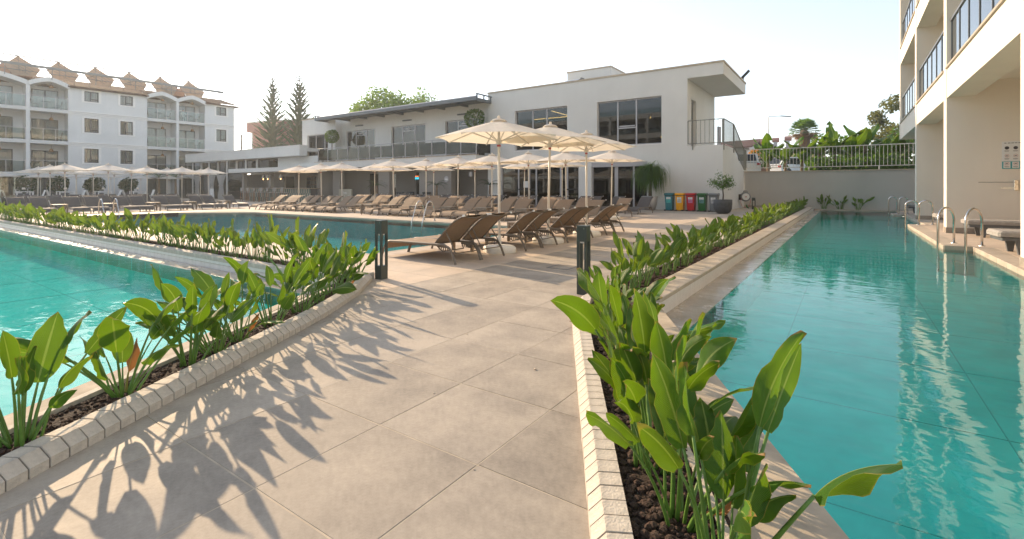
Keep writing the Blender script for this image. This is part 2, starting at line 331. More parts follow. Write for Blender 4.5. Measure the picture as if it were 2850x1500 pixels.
# ---------------------------------------------------------------- mesh helpers
class B:
    def __init__(s): s.v = []; s.f = []; s.mi = []; s.uv = None
    def add(s, vs, fs, mi=0):
        o = len(s.v); s.v += [tuple(p) for p in vs]
        for f in fs: s.f.append([i + o for i in f]); s.mi.append(mi)
        return s
    def box(s, x0, x1, y0, y1, z0, z1, mi=0):
        v = [(x0, y0, z0), (x1, y0, z0), (x1, y1, z0), (x0, y1, z0), (x0, y0, z1), (x1, y0, z1), (x1, y1, z1), (x0, y1, z1)]
        return s.add(v, [(3, 2, 1, 0), (4, 5, 6, 7), (0, 1, 5, 4), (1, 2, 6, 5), (2, 3, 7, 6), (3, 0, 4, 7)], mi)
    def cbox(s, cx, cy, cz, sx, sy, sz, mi=0):
        return s.box(cx - sx / 2, cx + sx / 2, cy - sy / 2, cy + sy / 2, cz - sz / 2, cz + sz / 2, mi)
    def bevbox(s, x0, x1, y0, y1, z0, z1, b, mi=0):
        """box with chamfered top and vertical edges"""
        def ring(i, z): return [(x0 + i + b, y0 + i, z), (x1 - i - b, y0 + i, z), (x1 - i, y0 + i + b, z), (x1 - i, y1 - i - b, z), (x1 - i - b, y1 - i, z), (x0 + i + b, y1 - i, z), (x0 + i, y1 - i - b, z), (x0 + i, y0 + i + b, z)]
        v = ring(0, z0) + ring(0, z1 - b) + ring(b, z1)
        f = [tuple(range(7, -1, -1)), tuple(range(16, 24))]
        for r in (0, 8):
            for i in range(8): j = (i + 1) % 8; f.append((r + i, r + j, r + 8 + j, r + 8 + i))
        return s.add(v, f, mi)
    def poly(s, pts, z0, z1, mi=0):
        """closed prism over an xy outline (counter-clockwise)"""
        n = len(pts)
        v = [(x, y, z0) for x, y in pts] + [(x, y, z1) for x, y in pts]
        f = [tuple(range(n - 1, -1, -1)), tuple(range(n, 2 * n))]
        for i in range(n): j = (i + 1) % n; f.append((i, j, n + j, n + i))
        return s.add(v, f, mi)
    def extrude(s, prof, a, b, axis='y', mi=0):
        """profile [(u,w)] swept along an axis from a to b; u = the other horizontal axis, w = z"""
        n = len(prof)
        g = (lambda u, w, t: (u, t, w)) if axis == 'y' else (lambda u, w, t: (t, u, w))
        v = [g(u, w, a) for u, w in prof] + [g(u, w, b) for u, w in prof]
        f = [tuple(range(n)), tuple(range(2 * n - 1, n - 1, -1))]
        for i in range(n): j = (i + 1) % n; f.append((i, n + i, n + j, j))
        return s.add(v, f, mi)
    def tube(s, pts, r, seg=8, mi=0, cap=True, flat=None):
        pts = [Vector(p) for p in pts]; n = len(pts)
        rs = r if isinstance(r, (list, tuple)) else [r] * n
        up = Vector((0, 0, 1)); o = len(s.v); prev = None
        for i, p in enumerate(pts):
            t = (pts[min(i + 1, n - 1)] - pts[max(i - 1, 0)]).normalized()
            if prev is None:
                a = t.cross(up)
                if a.length < 1e-3: a = t.cross(Vector((0, 1, 0)))
            else: a = prev - t * prev.dot(t)
            a.normalize(); b = t.cross(a); prev = a
            for k in range(seg):
                w = 2 * math.pi * (k + 0.5) / seg
                q = p + (a * math.cos(w) * (flat[0] if flat else 1) + b * math.sin(w) * (flat[1] if flat else 1)) * rs[i]
                s.v.append(tuple(q))
        for i in range(n - 1):
            for k in range(seg):
                j = (k + 1) % seg
                s.f.append([o + i * seg + k, o + i * seg + j, o + (i + 1) * seg + j, o + (i + 1) * seg + k]); s.mi.append(mi)
        if cap:
            s.f.append([o + k for k in range(seg)][::-1]); s.mi.append(mi)
            s.f.append([o + (n - 1) * seg + k for k in range(seg)]); s.mi.append(mi)
        return s
    def bar(s, a, b, w, h, mi=0):
        """square bar between two points"""
        return s.tube([a, b], 0.7071, 4, mi, True, (w, h)) if False else s._bar(Vector(a), Vector(b), w, h, mi)
    def _bar(s, a, b, w, h, mi):
        t = (b - a).normalized(); x = t.cross(Vector((0, 0, 1)))
        if x.length < 1e-3: x = Vector((1, 0, 0))
        x.normalize(); y = x.cross(t)
        v = []
        for p in (a, b):
            for i, j in ((-1, -1), (1, -1), (1, 1), (-1, 1)): v.append(tuple(p + x * (w / 2 * i) + y * (h / 2 * j)))
        return s.add(v, [(3, 2, 1, 0), (4, 5, 6, 7), (0, 1, 5, 4), (1, 2, 6, 5), (2, 3, 7, 6), (3, 0, 4, 7)], mi)
    def lathe(s, prof, seg=20, cx=0, cy=0, mi=0):
        o = len(s.v); n = len(prof)
        for r, z in prof:
            for k in range(seg): w = 2 * math.pi * k / seg; s.v.append((cx + r * math.cos(w), cy + r * math.sin(w), z))
        for i in range(n - 1):
            for k in range(seg):
                j = (k + 1) % seg; s.f.append([o + i * seg + k, o + i * seg + j, o + (i + 1) * seg + j, o + (i + 1) * seg + k]); s.mi.append(mi)
        s.f.append([o + k for k in range(seg)][::-1]); s.mi.append(mi)
        s.f.append([o + (n - 1) * seg + k for k in range(seg)]); s.mi.append(mi)
        return s
    def grid(s, rows, mi=0, close=False):
        o = len(s.v); m = len(rows[0])
        for r in rows: s.v += [tuple(p) for p in r]
        for i in range(len(rows) - 1):
            for k in range(m - 1): s.f.append([o + i * m + k, o + i * m + k + 1, o + (i + 1) * m + k + 1, o + (i + 1) * m + k]); s.mi.append(mi)
        return s
    def mesh(s, name, mats, smooth=False):
        me = bpy.data.meshes.new(name); me.from_pydata(s.v, [], s.f)
        for m in (mats if isinstance(mats, (list, tuple)) else [mats]): me.materials.append(M[m] if isinstance(m, str) else m)
        if max(s.mi, default=0) > 0: me.polygons.foreach_set('material_index', s.mi)
        if smooth: me.polygons.foreach_set('use_smooth', [True] * len(me.polygons))
        me.update()
        return me

def link(name, me, parent=None, loc=None, rot=None, scale=None):
    o = bpy.data.objects.new(name, me); COL.objects.link(o)
    if parent is not None: o.parent = parent
    if loc is not None: o.location = loc
    if rot is not None: o.rotation_euler = rot
    if scale is not None: o.scale = scale if isinstance(scale, (tuple, list)) else (scale,) * 3
    return o
def tag(o, label=None, cat=None, group=None, kind=None):
    if label: o['label'] = label
    if cat: o['category'] = cat
    if group: o['group'] = group
    if kind: o['kind'] = kind
    return o
def thing(name, label, cat, loc=(0, 0, 0), rz=0, group=None, scale=None):
    return tag(link(name, None, None, loc, (0, 0, rz), scale), label, cat, group)
def part(name, b, m, parent, smooth=False, **k):
    return link(name, b.mesh(name, m, smooth), parent, **k)
def struct(name, b, m, smooth=False):
    return tag(link(name, b.mesh(name, m, smooth)), kind='structure')
def copy_tree(o, parent=None):
    c = o.copy(); COL.objects.link(c); c.parent = parent
    for ch in o.children: copy_tree(ch, c)
    return c
_O = ['first', 'second', 'third', 'fourth', 'fifth', 'sixth', 'seventh', 'eighth', 'ninth', 'tenth', 'eleventh', 'twelfth', 'thirteenth', 'fourteenth', 'fifteenth', 'sixteenth', 'seventeenth', 'eighteenth', 'nineteenth']
_T = {2: 'twent', 3: 'thirt', 4: 'fort', 5: 'fift', 6: 'sixt'}
def nth(i):
    """0 -> first"""
    if i < 19: return _O[i]
    k = i + 1; t, u = divmod(k, 10)
    return _T[t] + 'ieth' if u == 0 else _T[t] + 'y-' + _O[u - 1]
def clip(poly, a, b, c):
    """keep the part of a convex xy polygon where a*x+b*y<=c"""
    out = []
    for i in range(len(poly)):
        p, q = poly[i], poly[(i + 1) % len(poly)]
        dp, dq = a * p[0] + b * p[1] - c, a * q[0] + b * q[1] - c
        if dp <= 0: out.append(p)
        if (dp < 0 < dq) or (dq < 0 < dp):
            t = dp / (dp - dq); out.append((p[0] + (q[0] - p[0]) * t, p[1] + (q[1] - p[1]) * t))
    return out
# ---------------------------------------------------------------- ground, paving, pools
RV, NV = (-0.477, 0.879), (0.879, 0.477)          # along the path / to its right
def TN(t, n): return (t * RV[0] + n * NV[0], t * RV[1] + n * NV[1])
def nline(n, y): return ((n - 0.477 * y) / 0.879, y)
WATER = -0.08
LPN, RPN = -2.80, 0.935
left_pool = [(-30, -6), nline(LPN, -6), nline(LPN, 3.52), (-30, 3.52)]
RPX = [(2.04, nline(RPN, 0)[1]), ]
right_pool = [nline(RPN, (RPN + 0.879 * 1.45) / 0.477), (2.04, (RPN - 0.879 * 2.04) / 0.477), (2.04, 12.85), (1.60, 12.85), (1.60, 19.6), (2.04, 19.6), (2.04, 26.2), (1.66, 26.2), (1.66, 27.9), (2.04, 27.9), (2.04, 31.0), (-1.45, 31.0)]
big_pool = [(-25.3, 5.6), (-6.82, 5.6), (-6.82, 12.0), (-22.8, 12.0), (-25.3, 9.8)]

def holed_sheet(outer, holes, z):
    loops = [[Vector((x, y, z)) for x, y in lp] for lp in [outer] + [h[::-1] for h in holes]]
    flat = [tuple(p) for lp in loops for p in lp]
    b = B(); tris = tessellate_polygon(loops)
    fs = []
    for t in tris:
        a, c, d = (Vector(flat[i]) for i in t)
        fs.append(t if (c - a).cross(d - a).z > 0 else t[::-1])
    return b.add(flat, fs)
ground = struct('ground', holed_sheet([(-400, -400), (400, -400), (400, 400), (-400, 400)], [left_pool, right_pool, big_pool], -0.0016), 'grout')

GX, GY, TS = -1.866, 1.586, 0.605
def tile_cells():
    cells = []
    for i in range(-100, 2):
        for j in range(-6, 39):
            x0, y0 = GX + i * TS, GY + j * TS
            g = 0.0035
            sq = [(x0 + g, y0 + g), (x0 + TS - g, y0 + g), (x0 + TS - g, y0 + TS - g), (x0 + g, y0 + TS - g)]
            beige = x0 + TS / 2 < -4.286 and y0 < 21.7
            pcs = []
            a = sq
            if y0 < 4.0:
                for cl in ((-NV[0], -NV[1], 2.18), (NV[0], NV[1], 0.18)):
                    a = clip(a, *cl) if a else a
                if y0 > -2.5 and a: pcs.append(a)
            else:
                a = clip(a, 1, 0, -2.12)
                if x0 < -25.2 - TS: pcs.append(a)
                elif a:
                    for cl in ([(0, 1, 5.45)], [(0, -1, -12.15)], [(0, -1, -5.45), (0, 1, 12.15), (-1, 0, 6.67)], [(0, -1, -5.45), (0, 1, 12.15), (1, 0, -25.45)]):
                        q = a
                        for c in cl: q = clip(q, *c) if q else q
                        if q: pcs.append(q)
            for p in pcs:
                if len(p) >= 3: cells.append((p, beige, p == sq, x0, y0))
    return cells
cells = tile_cells()
def cdist(c):
    x, y = c[3] + TS / 2, c[4] + TS / 2
    fwd = -x * 0.5656 + y * 0.8247; lat = x * 0.8247 + y * 0.5656
    return fwd + (100 if fwd < 0.9 or abs(lat) > 1.2 * fwd else 0)
cells.sort(key=cdist)
whole = {}
for k, col in ((True, 'beige_tile'), (False, 'grey_tile')):
    h = TS - 0.007
    whole[k] = B().bevbox(0, h, 0, h, -0.02, 0.0, 0.0012).mesh('paving_tile', col)
far = {True: B(), False: B()}
for k, (p, beige, full, x0, y0) in enumerate(cells):
    if k < 300:
        if full: link('paving_tile', whole[beige], ground, (x0 + 0.0035, y0 + 0.0035, rnd.uniform(-0.0008, 0.0004)))
        else:
            bb = B().poly([(x - x0, y - y0) for x, y in p], -0.02, 0.0)
            part('paving_tile', bb, 'beige_tile' if beige else 'grey_tile', ground, loc=(x0, y0, 0))
    else: far[beige].poly(p, -0.02, rnd.uniform(-0.0006, 0.0))
for k in far:
    o = part('paving_tiles_far', far[k], 'beige_tile' if k else 'grey_tile', ground); o['kind'] = 'stuff'
# paving of the terrace under the hotel wing, a row of slabs each
rb = B()
for i in range(6):
    for j in range(52):
        x0, y0 = 2.34 + i * 0.605, -0.9 + j * 0.605
        rb.box(x0, x0 + 0.599, y0, y0 + 0.599, -0.02, 0.0)
o = part('terrace_tiles', rb, 'beige_tile', ground); o['kind'] = 'stuff'
# drain cover in the path
dc = B(); dx, dy = -3.55, 6.05
for a, b_, c_, d_ in ((0, .34, 0, .02), (0, .34, .32, .34), (0, .02, .02, .32), (.32, .34, .02, .32)): dc.box(dx + a, dx + b_, dy + c_, dy + d_, 0.0005, 0.004)
tag(link('drain_cover', dc.mesh('drain_cover', 'alu_dark')), 'square dark metal rim of a drain cover set in the grey path', 'drain cover')

def basin(name, poly, depth, m, seam_step):
    b = B(); n = len(poly)
    b.add([(x, y, -depth) for x, y in poly], [tuple(range(n))])
    for i in range(n):
        j = (i + 1) % n; (x0, y0), (x1, y1) = poly[i], poly[j]
        b.add([(x0, y0, -depth), (x0, y0, -0.10), (x1, y1, -0.10), (x1, y1, -depth)], [(0, 1, 2, 3)])
    o = struct(name, b, m)
    s = B(); xs = [p[0] for p in poly]; ys = [p[1] for p in poly]
    def inside(x, y):
        r = False
        for i in range(n):
            (xa, ya), (xb, yb) = poly[i], poly[i - 1]
            if (ya > y) != (yb > y) and x < (xb - xa) * (y - ya) / (yb - ya) + xa: r = not r
        return r
    st = 0.25
    for ax in (0, 1):
        lo, hi = (min(xs), max(xs)) if ax == 0 else (min(ys), max(ys))
        l2, h2 = (min(ys), max(ys)) if ax == 0 else (min(xs), max(xs))
        u = lo + seam_step * 0.4
        while u < hi:
            w, run = l2, None
            while w < h2 + st:
                ok = w < h2 and (inside(u, w) if ax == 0 else inside(w, u))
                if ok and run is None: run = w
                if not ok and run is not None:
                    if ax == 0: s.box(u - 0.003, u + 0.003, run, w - st, -depth, -depth + 0.004)
                    else: s.box(run, w - st, u - 0.0025, u + 0.0025, -depth, -depth + 0.003)
                    run = None
                w += st
            u += seam_step
    part('joint_lines', s, 'pool_seam', o)
    return o
ledge_y, ledge_x = 3.27, -1.13
basin('pool_basin_beside_path', [left_pool[0], left_pool[1], nline(LPN, ledge_y), (-30, ledge_y)], 0.55, 'pool_blue', 1.9)
basin('pool_basin_by_hotel_wing', [(ledge_x, 4.03), *right_pool[1:-1], (ledge_x, 31.0)], 0.55, 'pool_blue', 1.45)
basin('pool_basin_of_main_pool', big_pool, 0.8, 'pool_dark', 2.4)
def sheet(poly, z): return B().add([(x, y, z) for x, y in poly], [tuple(range(len(poly)))])
struct('water_of_pool_beside_path', sheet(left_pool, WATER), 'water_left')
struct('water_of_pool_by_hotel_wing', sheet(right_pool, WATER), 'water_clear')
struct('water_of_main_pool', sheet(big_pool, -0.05), 'water_dark')

# shallow ledges and copings
def slab_run(name, a, b, w, z0, z1, m, step, side=1):
    """row of stones from a to b, width w to the left (side=1) of the direction a->b, each stone an object under one structure"""
    ax, ay = a; bx, by = b; L = math.hypot(bx - ax, by - ay); ux, uy = (bx - ax) / L, (by - ay) / L
    root = tag(link(name, None, None, (ax, ay, 0), (0, 0, math.atan2(uy, ux))), kind='structure')
    k = max(1, round(L / step)); st = L / k
    y0, y1 = (0, w) if side > 0 else (-w, 0)
    me = B().bevbox(0.002, st - 0.002, y0, y1, z0, z1, 0.004).mesh('coping_stone', m)
    for i in range(k): link('coping_stone', me, root, (i * st, 0, rnd.uniform(-0.001, 0.001)))
    return root
slab_run('pool_ledge_along_planter', nline(LPN, 3.27), (-30, 3.27), 0.249, -0.30, WATER + 0.004, 'wet_stone', 0.6, -1)
slab_run('pool_ledge_along_hotel_pool', (ledge_x, 4.03), (ledge_x, 31.0), 0.319, -0.30, WATER + 0.004, 'wet_stone', 0.6, 1)
a, b_ = TN(0.3, LPN), nline(LPN, 3.52)
slab_run('pool_coping_left_of_path', a, b_, 0.36, -0.2, -0.03, 'stone', 0.6, -1)
a, b_ = TN(0.2, RPN), (-1.10, 4.05)
slab_run('pool_coping_right_of_path', a, b_, 0.42, -0.2, -0.03, 'stone', 0.6, 1)
segs = [((2.04, -1.0), (2.04, 12.85)), ((2.04, 12.85), (1.6, 12.85)), ((1.6, 12.85), (1.6, 19.6)), ((1.6, 19.6), (2.04, 19.6)), ((2.04, 19.6), (2.04, 26.2)), ((1.66, 26.2), (1.66, 27.9)), ((2.04, 27.9), (2.04, 31.0))]
root = tag(link('pool_coping_of_hotel_terrace', None, None), kind='structure')
for (x0, y0), (x1, y1) in segs:
    if x0 == x1:
        k = max(1, round((y1 - y0) / 0.6)); st = (y1 - y0) / k
        me = B().bevbox(-0.015, 0.29, 0.002, st - 0.002, -0.13, 0.003, 0.006).mesh('coping_stone', 'stone')
        for i in range(k): link('coping_stone', me, root, (x0, y0 + i * st, 0))
    else:
        lo = min(x0, x1)
        part('coping_stone', B().bevbox(lo, lo + 0.44, -0.015 if y0 < 15 else -0.28, 0.29 if y0 < 15 else 0.015, -0.13, 0.006, 0.006), 'stone', root, loc=(0, y0, 0))
part('fill_slab', B().box(1.89, 2.34, 12.86, 19.58, -0.02, 0.001), 'beige_tile', root)
struct('pool_end_kerb', B().bevbox(-2.2, 2.3, 31.0, 31.3, -0.3, 0.004, 0.01), 'stone')
# dark overflow edge of the main pool
root = tag(link('overflow_edge_of_main_pool', None), kind='structure')
for x0, x1, y0, y1 in ((-25.45, -6.67, 5.45, 5.6), (-6.82, -6.67, 5.6, 12.0), (-22.8, -6.67, 12.0, 12.15), (-25.45, -25.3, 5.6, 9.8)):
    part('edge_stone', B().bevbox(x0, x1 - 0.0, y0, y1, -0.2, -0.002, 0.006), 'dark_edge' if y0 < 12 else 'beige_tile', root)
part('edge_stone', B().poly([(-25.45, 9.8), (-25.3, 9.8), (-22.8, 12.0), (-22.8, 12.15), (-25.45, 12.15)], -0.2, -0.003), 'beige_tile', root)

# ---------------------------------------------------------------- planters
kerb_prof = [(0, 0), (0, 0.042), (0.045, 0.085), (0.125, 0.085), (0.125, 0.0)]
def kerb_mesh(L):
    g = 0.0035
    return B().extrude([(u, w) for u, w in kerb_prof][::-1], g, L - g, 'x').mesh('kerb_stone', 'concrete')
def kerb_run(pts, parent, pitch, flip):
    """stones along a polyline; the sloped face looks to the right of travel (flip=1) or to the left (flip=-1)"""
    d = [0]
    for i in range(len(pts) - 1): d.append(d[-1] + math.dist(pts[i], pts[i + 1]))
    k = int(d[-1] / pitch); me = kerb_mesh(pitch)
    core = B()
    for i in range(k):
        s = i * pitch
        j = max(q for q in range(len(pts) - 1) if d[q] <= s + 1e-9)
        t = (s - d[j]) / (d[j + 1] - d[j]); x = pts[j][0] + (pts[j + 1][0] - pts[j][0]) * t; y = pts[j][1] + (pts[j + 1][1] - pts[j][1]) * t
        a = math.atan2(pts[j + 1][1] - pts[j][1], pts[j + 1][0] - pts[j][0]) + rnd.uniform(-0.012, 0.012)
        o = link('kerb_stone', me, parent, (x, y, rnd.uniform(-0.001, 0.002)), (0, 0, a))
        if flip < 0: o.scale = (1, -1, 1)
    for i in range(len(pts) - 1):       # mortar core that shows in the joints
        (x0, y0), (x1, y1) = pts[i], pts[i + 1]; L = math.dist(pts[i], pts[i + 1]); ux, uy = (x1 - x0) / L, (y1 - y0) / L
        vx, vy = (-uy * flip, ux * flip)
        ring = []
        for e, (ex, ey) in enumerate(((x0, y0), (x1, y1))):
            for u, w in ((0.004, 0.001), (0.004, 0.039), (0.047, 0.081), (0.121, 0.081), (0.121, 0.001)): ring.append((ex + vx * u, ey + vy * u, w))
        core.add(ring, [(0, 1, 2, 3, 4), (9, 8, 7, 6, 5)] + [(q, 5 + q, 5 + (q + 1) % 5, (q + 1) % 5) for q in range(5)])
    part('mortar', core, 'kerb_joint', parent)

# planter on the left of the path
pl = thing('planter_bed', 'narrow planter edged with sloped concrete kerb stones along the left of the path', 'planter')
lk = [TN(0.35, -2.09), TN(4.1, -2.09), TN(5.0, -2.17), (-4.88, 4.04)]
kerb_run(lk, pl, 0.080, 1)
part('soil', B().add([(*TN(0.3, -2.2), 0.055), (*TN(5.5, -2.34), 0.055), (*TN(5.3, -2.60), 0.055), (*TN(0.3, -2.43), 0.055)], [(0, 1, 2, 3)]), 'soil', pl)
part('edging', B().poly([TN(0.3, -2.47), TN(0.3, -2.43), TN(5.0, -2.46), TN(5.0, -2.50)], -0.1, 0.078), 'concrete', pl)
# planter between left pool and main pool
p2 = thing('planter_bed', 'long straight planter with a concrete kerb between the two pools on the left', 'planter')
k = 42; x0, x1 = -30.0, -5.05; st = (x1 - x0) / k
me = B().bevbox(0.0015, st - 0.0015, 3.52, 3.66, 0.045, 0.11, 0.006).mesh('kerb_block', 'concrete')
for i in range(k): link('kerb_block', me, p2, (x0 + i * st, 0, rnd.uniform(-0.001, 0.001)))
me = B().bevbox(0.0012, st / 2 - 0.0012, 3.535, 3.66, -0.3, 0.044, 0.002).mesh('wall_tile', 'white_tile')
for i in range(2 * k): link('wall_tile', me, p2, (x0 + i * st / 2, 0, 0))
part('soil', B().box(-30, -4.95, 3.66, 4.0, -0.1, 0.06), 'soil', p2)
part('rear_kerb', B().bevbox(-30, -4.9, 4.0, 4.09, -0.02, 0.085, 0.01), 'concrete', p2)
part('drip_hose', B().tube([(-30 + i * 0.5, 3.75 + 0.03 * math.sin(i * 1.3), 0.075 + 0.015 * math.sin(i * 2.1)) for i in range(50)], 0.009, 6), 'hose_black', p2)
# planter on the right of the path and on along the hotel pool
p3 = thing('planter_bed', 'planter with sloped kerb stones along the right of the path', 'planter')
rk = [TN(0.25, 0.095), TN(4.35, 0.075), TN(4.62, 0.13), (-2.185, 4.36), (-2.2, 4.62)]
kerb_run(rk, p3, 0.080, -1)
part('soil', B().add([(*TN(0.2, 0.2), 0.05), (*TN(0.2, 0.52), 0.05), (-1.28, 3.6, 0.05), (-1.72, 4.8, 0.05), (-2.09, 4.8, 0.05), (*TN(4.5, 0.2), 0.05)], [(0, 1, 2, 3, 4, 5)]), 'soil', p3)
part('edging', B().poly([TN(0.2, 0.50), TN(0.2, 0.53), TN(4.2, 0.53), TN(4.2, 0.50)], -0.1, 0.06), 'concrete', p3)
p4 = thing('planter_bed', 'straight planter with pale stone coping between deck and the hotel wing pool', 'planter')
st = 0.6
me = B().bevbox(-1.72, -1.435, 0.0015, st - 0.0015, 0.07, 0.11, 0.006).mesh('coping_stone', 'stone')
mw = B().bevbox(-1.6, -1.45, 0.0012, st - 0.0012, -0.3, 0.069, 0.002).mesh('wall_tile', 'white_tile')
for i in range(44):
    link('coping_stone', me, p4, (0, 4.56 + i * st, rnd.uniform(-0.001, 0.001))); link('wall_tile', mw, p4, (0, 4.56 + i * st, 0))
part('soil', B().box(-2.1, -1.6, 4.6, 30.9, -0.05, 0.07), 'soil', p4)
part('rear_kerb', B().bevbox(-2.2, -2.09, 4.62, 30.9, -0.02, 0.09, 0.01), 'concrete', p4)

# lava gravel and clods over the soil that the camera sees close up
def ico(r, seed):
    g = random.Random(seed); bm = bmesh.new(); bmesh.ops.create_icosphere(bm, subdivisions=1, radius=r)
    vs = []
    for v in bm.verts:
        k = g.uniform(0.72, 1.2); vs.append((v.co.x * k, v.co.y * k, v.co.z * k * 0.85))
    fs = [[v.index for v in f.verts] for f in bm.faces]; bm.free()
    return vs, fs
rocks = [ico(1, s) for s in range(5)]
def gravel(parent, pick, n, rmin, rmax, z):
    b = B()
    for i in range(n):
        x, y = pick(); r = rnd.uniform(rmin, rmax); vs, fs = rocks[rnd.randrange(5)]; a = rnd.uniform(0, 6.28); ca, sa = math.cos(a), math.sin(a)
        b.add([(x + r * (vx * ca - vy * sa), y + r * (vx * sa + vy * ca), z + r * (vz + 0.3)) for vx, vy, vz in vs], fs)
    o = part('gravel', b, 'lava', parent); o['kind'] = 'stuff'
gravel(p3, lambda: TN(rnd.uniform(0.9, 4.6), rnd.uniform(0.205, 0.5)), 2600, 0.008, 0.019, 0.05)
gravel(pl, lambda: TN(rnd.uniform(0.9, 5.2), rnd.uniform(-2.42, -2.22)), 1500, 0.007, 0.017, 0.055)
gravel(p2, lambda: (rnd.uniform(-14, -5), rnd.uniform(3.67, 3.99)), 1200, 0.012, 0.03, 0.06)
gravel(p4, lambda: (rnd.uniform(-2.07, -1.73), rnd.uniform(4.7, 14)), 1200, 0.012, 0.026, 0.07)

# ---------------------------------------------------------------- bird-of-paradise clumps
def leaf_shape(g, big=1.0, hp=None):
    """one leaf: petiole from the root, then a folded, slightly wavy blade; returns a mesh with UVs"""
    hp = hp or g.uniform(0.24, 0.46) * big; lean = g.choice((g.uniform(0.06, 0.4), g.uniform(0.06, 0.4), g.uniform(0.35, 0.8))); bl = g.uniform(0.19, 0.31) * big; bw = bl * g.uniform(0.15, 0.25)
    bend = g.uniform(-0.3, 0.95); fold = g.uniform(0.1, 0.85); tw = g.uniform(-1.7, 1.7)
    b = B(); uvs = []
    pts = []; ang = lean * 0.35; p = Vector((0.012, 0, -0.02)); n = 6
    for i in range(n + 1):
        pts.append(p.copy()); ang = lean * (0.35 + 0.65 * i / n)
        p = p + Vector((math.sin(ang), 0, math.cos(ang))) * (hp / n)
    b.tube(pts, [0.0085 * (1 - 0.5 * i / n) * (0.7 + 0.3 * big) for i in range(n + 1)], 5, 1)
    uvs += [(0.5, 0.1)] * len(b.v)
    o = len(b.v); rows = 10; cols = [-1, -0.55, 0, 0.55, 1]
    q = pts[-1].copy(); a = ang
    wob = [g.uniform(-1, 1) for _ in range(4)]; nick = {g.randrange(3, 9)} if g.random() < 0.4 else set()
    for i in range(rows + 1):
        v = i / rows
        T = Vector((math.sin(a), 0, math.cos(a)))
        S0 = Vector((0, 1, 0)); N0 = S0.cross(T)
        tt = tw * (0.6 + 0.4 * v)
        S = S0 * math.cos(tt) + N0 * math.sin(tt); N = N0 * math.cos(tt) - S0 * math.sin(tt)
        w = bw * (math.sin(math.pi * min(1, 0.03 + v * 0.97) ** 0.82) ** 0.75 if v < 1 else 0.0)
        if i in nick: w *= g.uniform(0.72, 0.9)
        w = max(w, 0.0015)
        for c in cols:
            f = fold * (1 - 0.45 * v)
            off = S * (c * w * math.cos(f)) + N * (abs(c) * w * math.sin(f))
            off += N * (0.010 * big * c * math.sin(v * 7 + wob[0] * 3) * (1 if abs(c) == 1 else 0.3) + 0.006 * wob[1] * (abs(c) == 1) * math.sin(v * 15 + wob[2]))
            b.v.append(tuple(q + off)); uvs.append(((c + 1) / 2, v))
        a += bend / rows; q = q + T * (bl / rows)
    m = len(cols)
    for i in range(rows):
        for k in range(m - 1): b.f.append([o + i * m + k, o + i * m + k + 1, o + (i + 1) * m + k + 1, o + (i + 1) * m + k]); b.mi.append(0)
    b.uvc = uvs
    return b
def leaf_mesh(b, mats, name='leaf'):
    me = b.mesh(name, mats, True)
    uv = me.uv_layers.new(name='UVMap')
    for lp in me.loops: uv.data[lp.index].uv = b.uvc[lp.vertex_index]
    return me
gl = random.Random(21)
LEAVES = [leaf_mesh(leaf_shape(gl, 1.0), ['leaf', 'petiole']) for _ in range(26)]
LEAVES_Y = [leaf_mesh(leaf_shape(gl, 0.9), ['leaf_yellow', 'petiole']) for _ in range(2)]
LEAVES_D = [leaf_mesh(leaf_shape(gl, 0.7, 0.12), ['leaf_dry', 'leaf_dry']) for _ in range(3)]
def clump_near(label, group, loc, n, size, seed, yellow=0, dry=1, kerb=None):
    g = random.Random(seed); rz = g.uniform(0, 6.28)
    t = thing('strelitzia_plant', label, 'plant', loc, rz, group)
    for i in range(n):
        me = LEAVES[g.randrange(len(LEAVES))]
        if i < yellow: me = LEAVES_Y[g.randrange(2)]
        elif i < yellow + dry: me = LEAVES_D[g.randrange(3)]
        a = i * 2.4 + g.uniform(-0.4, 0.4); r = g.uniform(0, 0.05)
        s = size * g.uniform(0.72, 1.2)
        link('leaf', me, t, (r * math.cos(a), r * math.sin(a), 0), (g.uniform(-0.15, 0.15), (g.uniform(-0.06, 0.5) if kerb is None or math.cos(a + rz - kerb) < 0.35 else g.uniform(-0.12, 0.08)), a), s)
    return t
def clump_mesh(seed, n):
    """whole small clump in one mesh, for plants too far off to pick leaves apart"""
    g = random.Random(seed); b = B(); b.uvc = []
    for i in range(n):
        lf = leaf_shape(g, 1.0); a = i * 2.4 + g.uniform(-0.5, 0.5); r = g.uniform(0, 0.09); ti = g.uniform(-0.1, 0.22); s = g.uniform(0.7, 1.15)
        mx = Matrix.Translation((r * math.cos(a), r * math.sin(a), 0)) @ Matrix.Rotation(a, 4, 'Z') @ Matrix.Rotation(ti, 4, 'Y') @ Matrix.Scale(s, 4)
        o = len(b.v); b.v += [tuple(mx @ Vector(p)) for p in lf.v]
        for f, mi in zip(lf.f, lf.mi): b.f.append([q + o for q in f]); b.mi.append(mi)
        b.uvc += lf.uvc
    return leaf_mesh(b, ['leaf_far', 'petiole'], 'leaves')
CLUMPS = [clump_mesh(100 + i, 15) for i in range(9)]
tl = [1.84, 2.32, 2.78, 3.0, 3.24, 3.64, 4.05, 4.4, 4.75, 5.1, 5.45]
for i, t in enumerate(tl):
    x, y = TN(t, -2.29 - 0.012 * max(0, t - 4.3) * 10)
    clump_near('strelitzia clump, %s from the camera in the planter left of the path' % nth(i), 'plants left of the path', (x, y, 0.055), 16 - (i % 3), 0.93 if t < 3 else 0.84, 300 + i, 0, 1 if i in (1, 4, 9) else 0)
tr = [1.42, 1.66, 1.95, 2.2, 2.48, 2.8, 3.1, 3.4, 3.75, 4.05, 4.4]
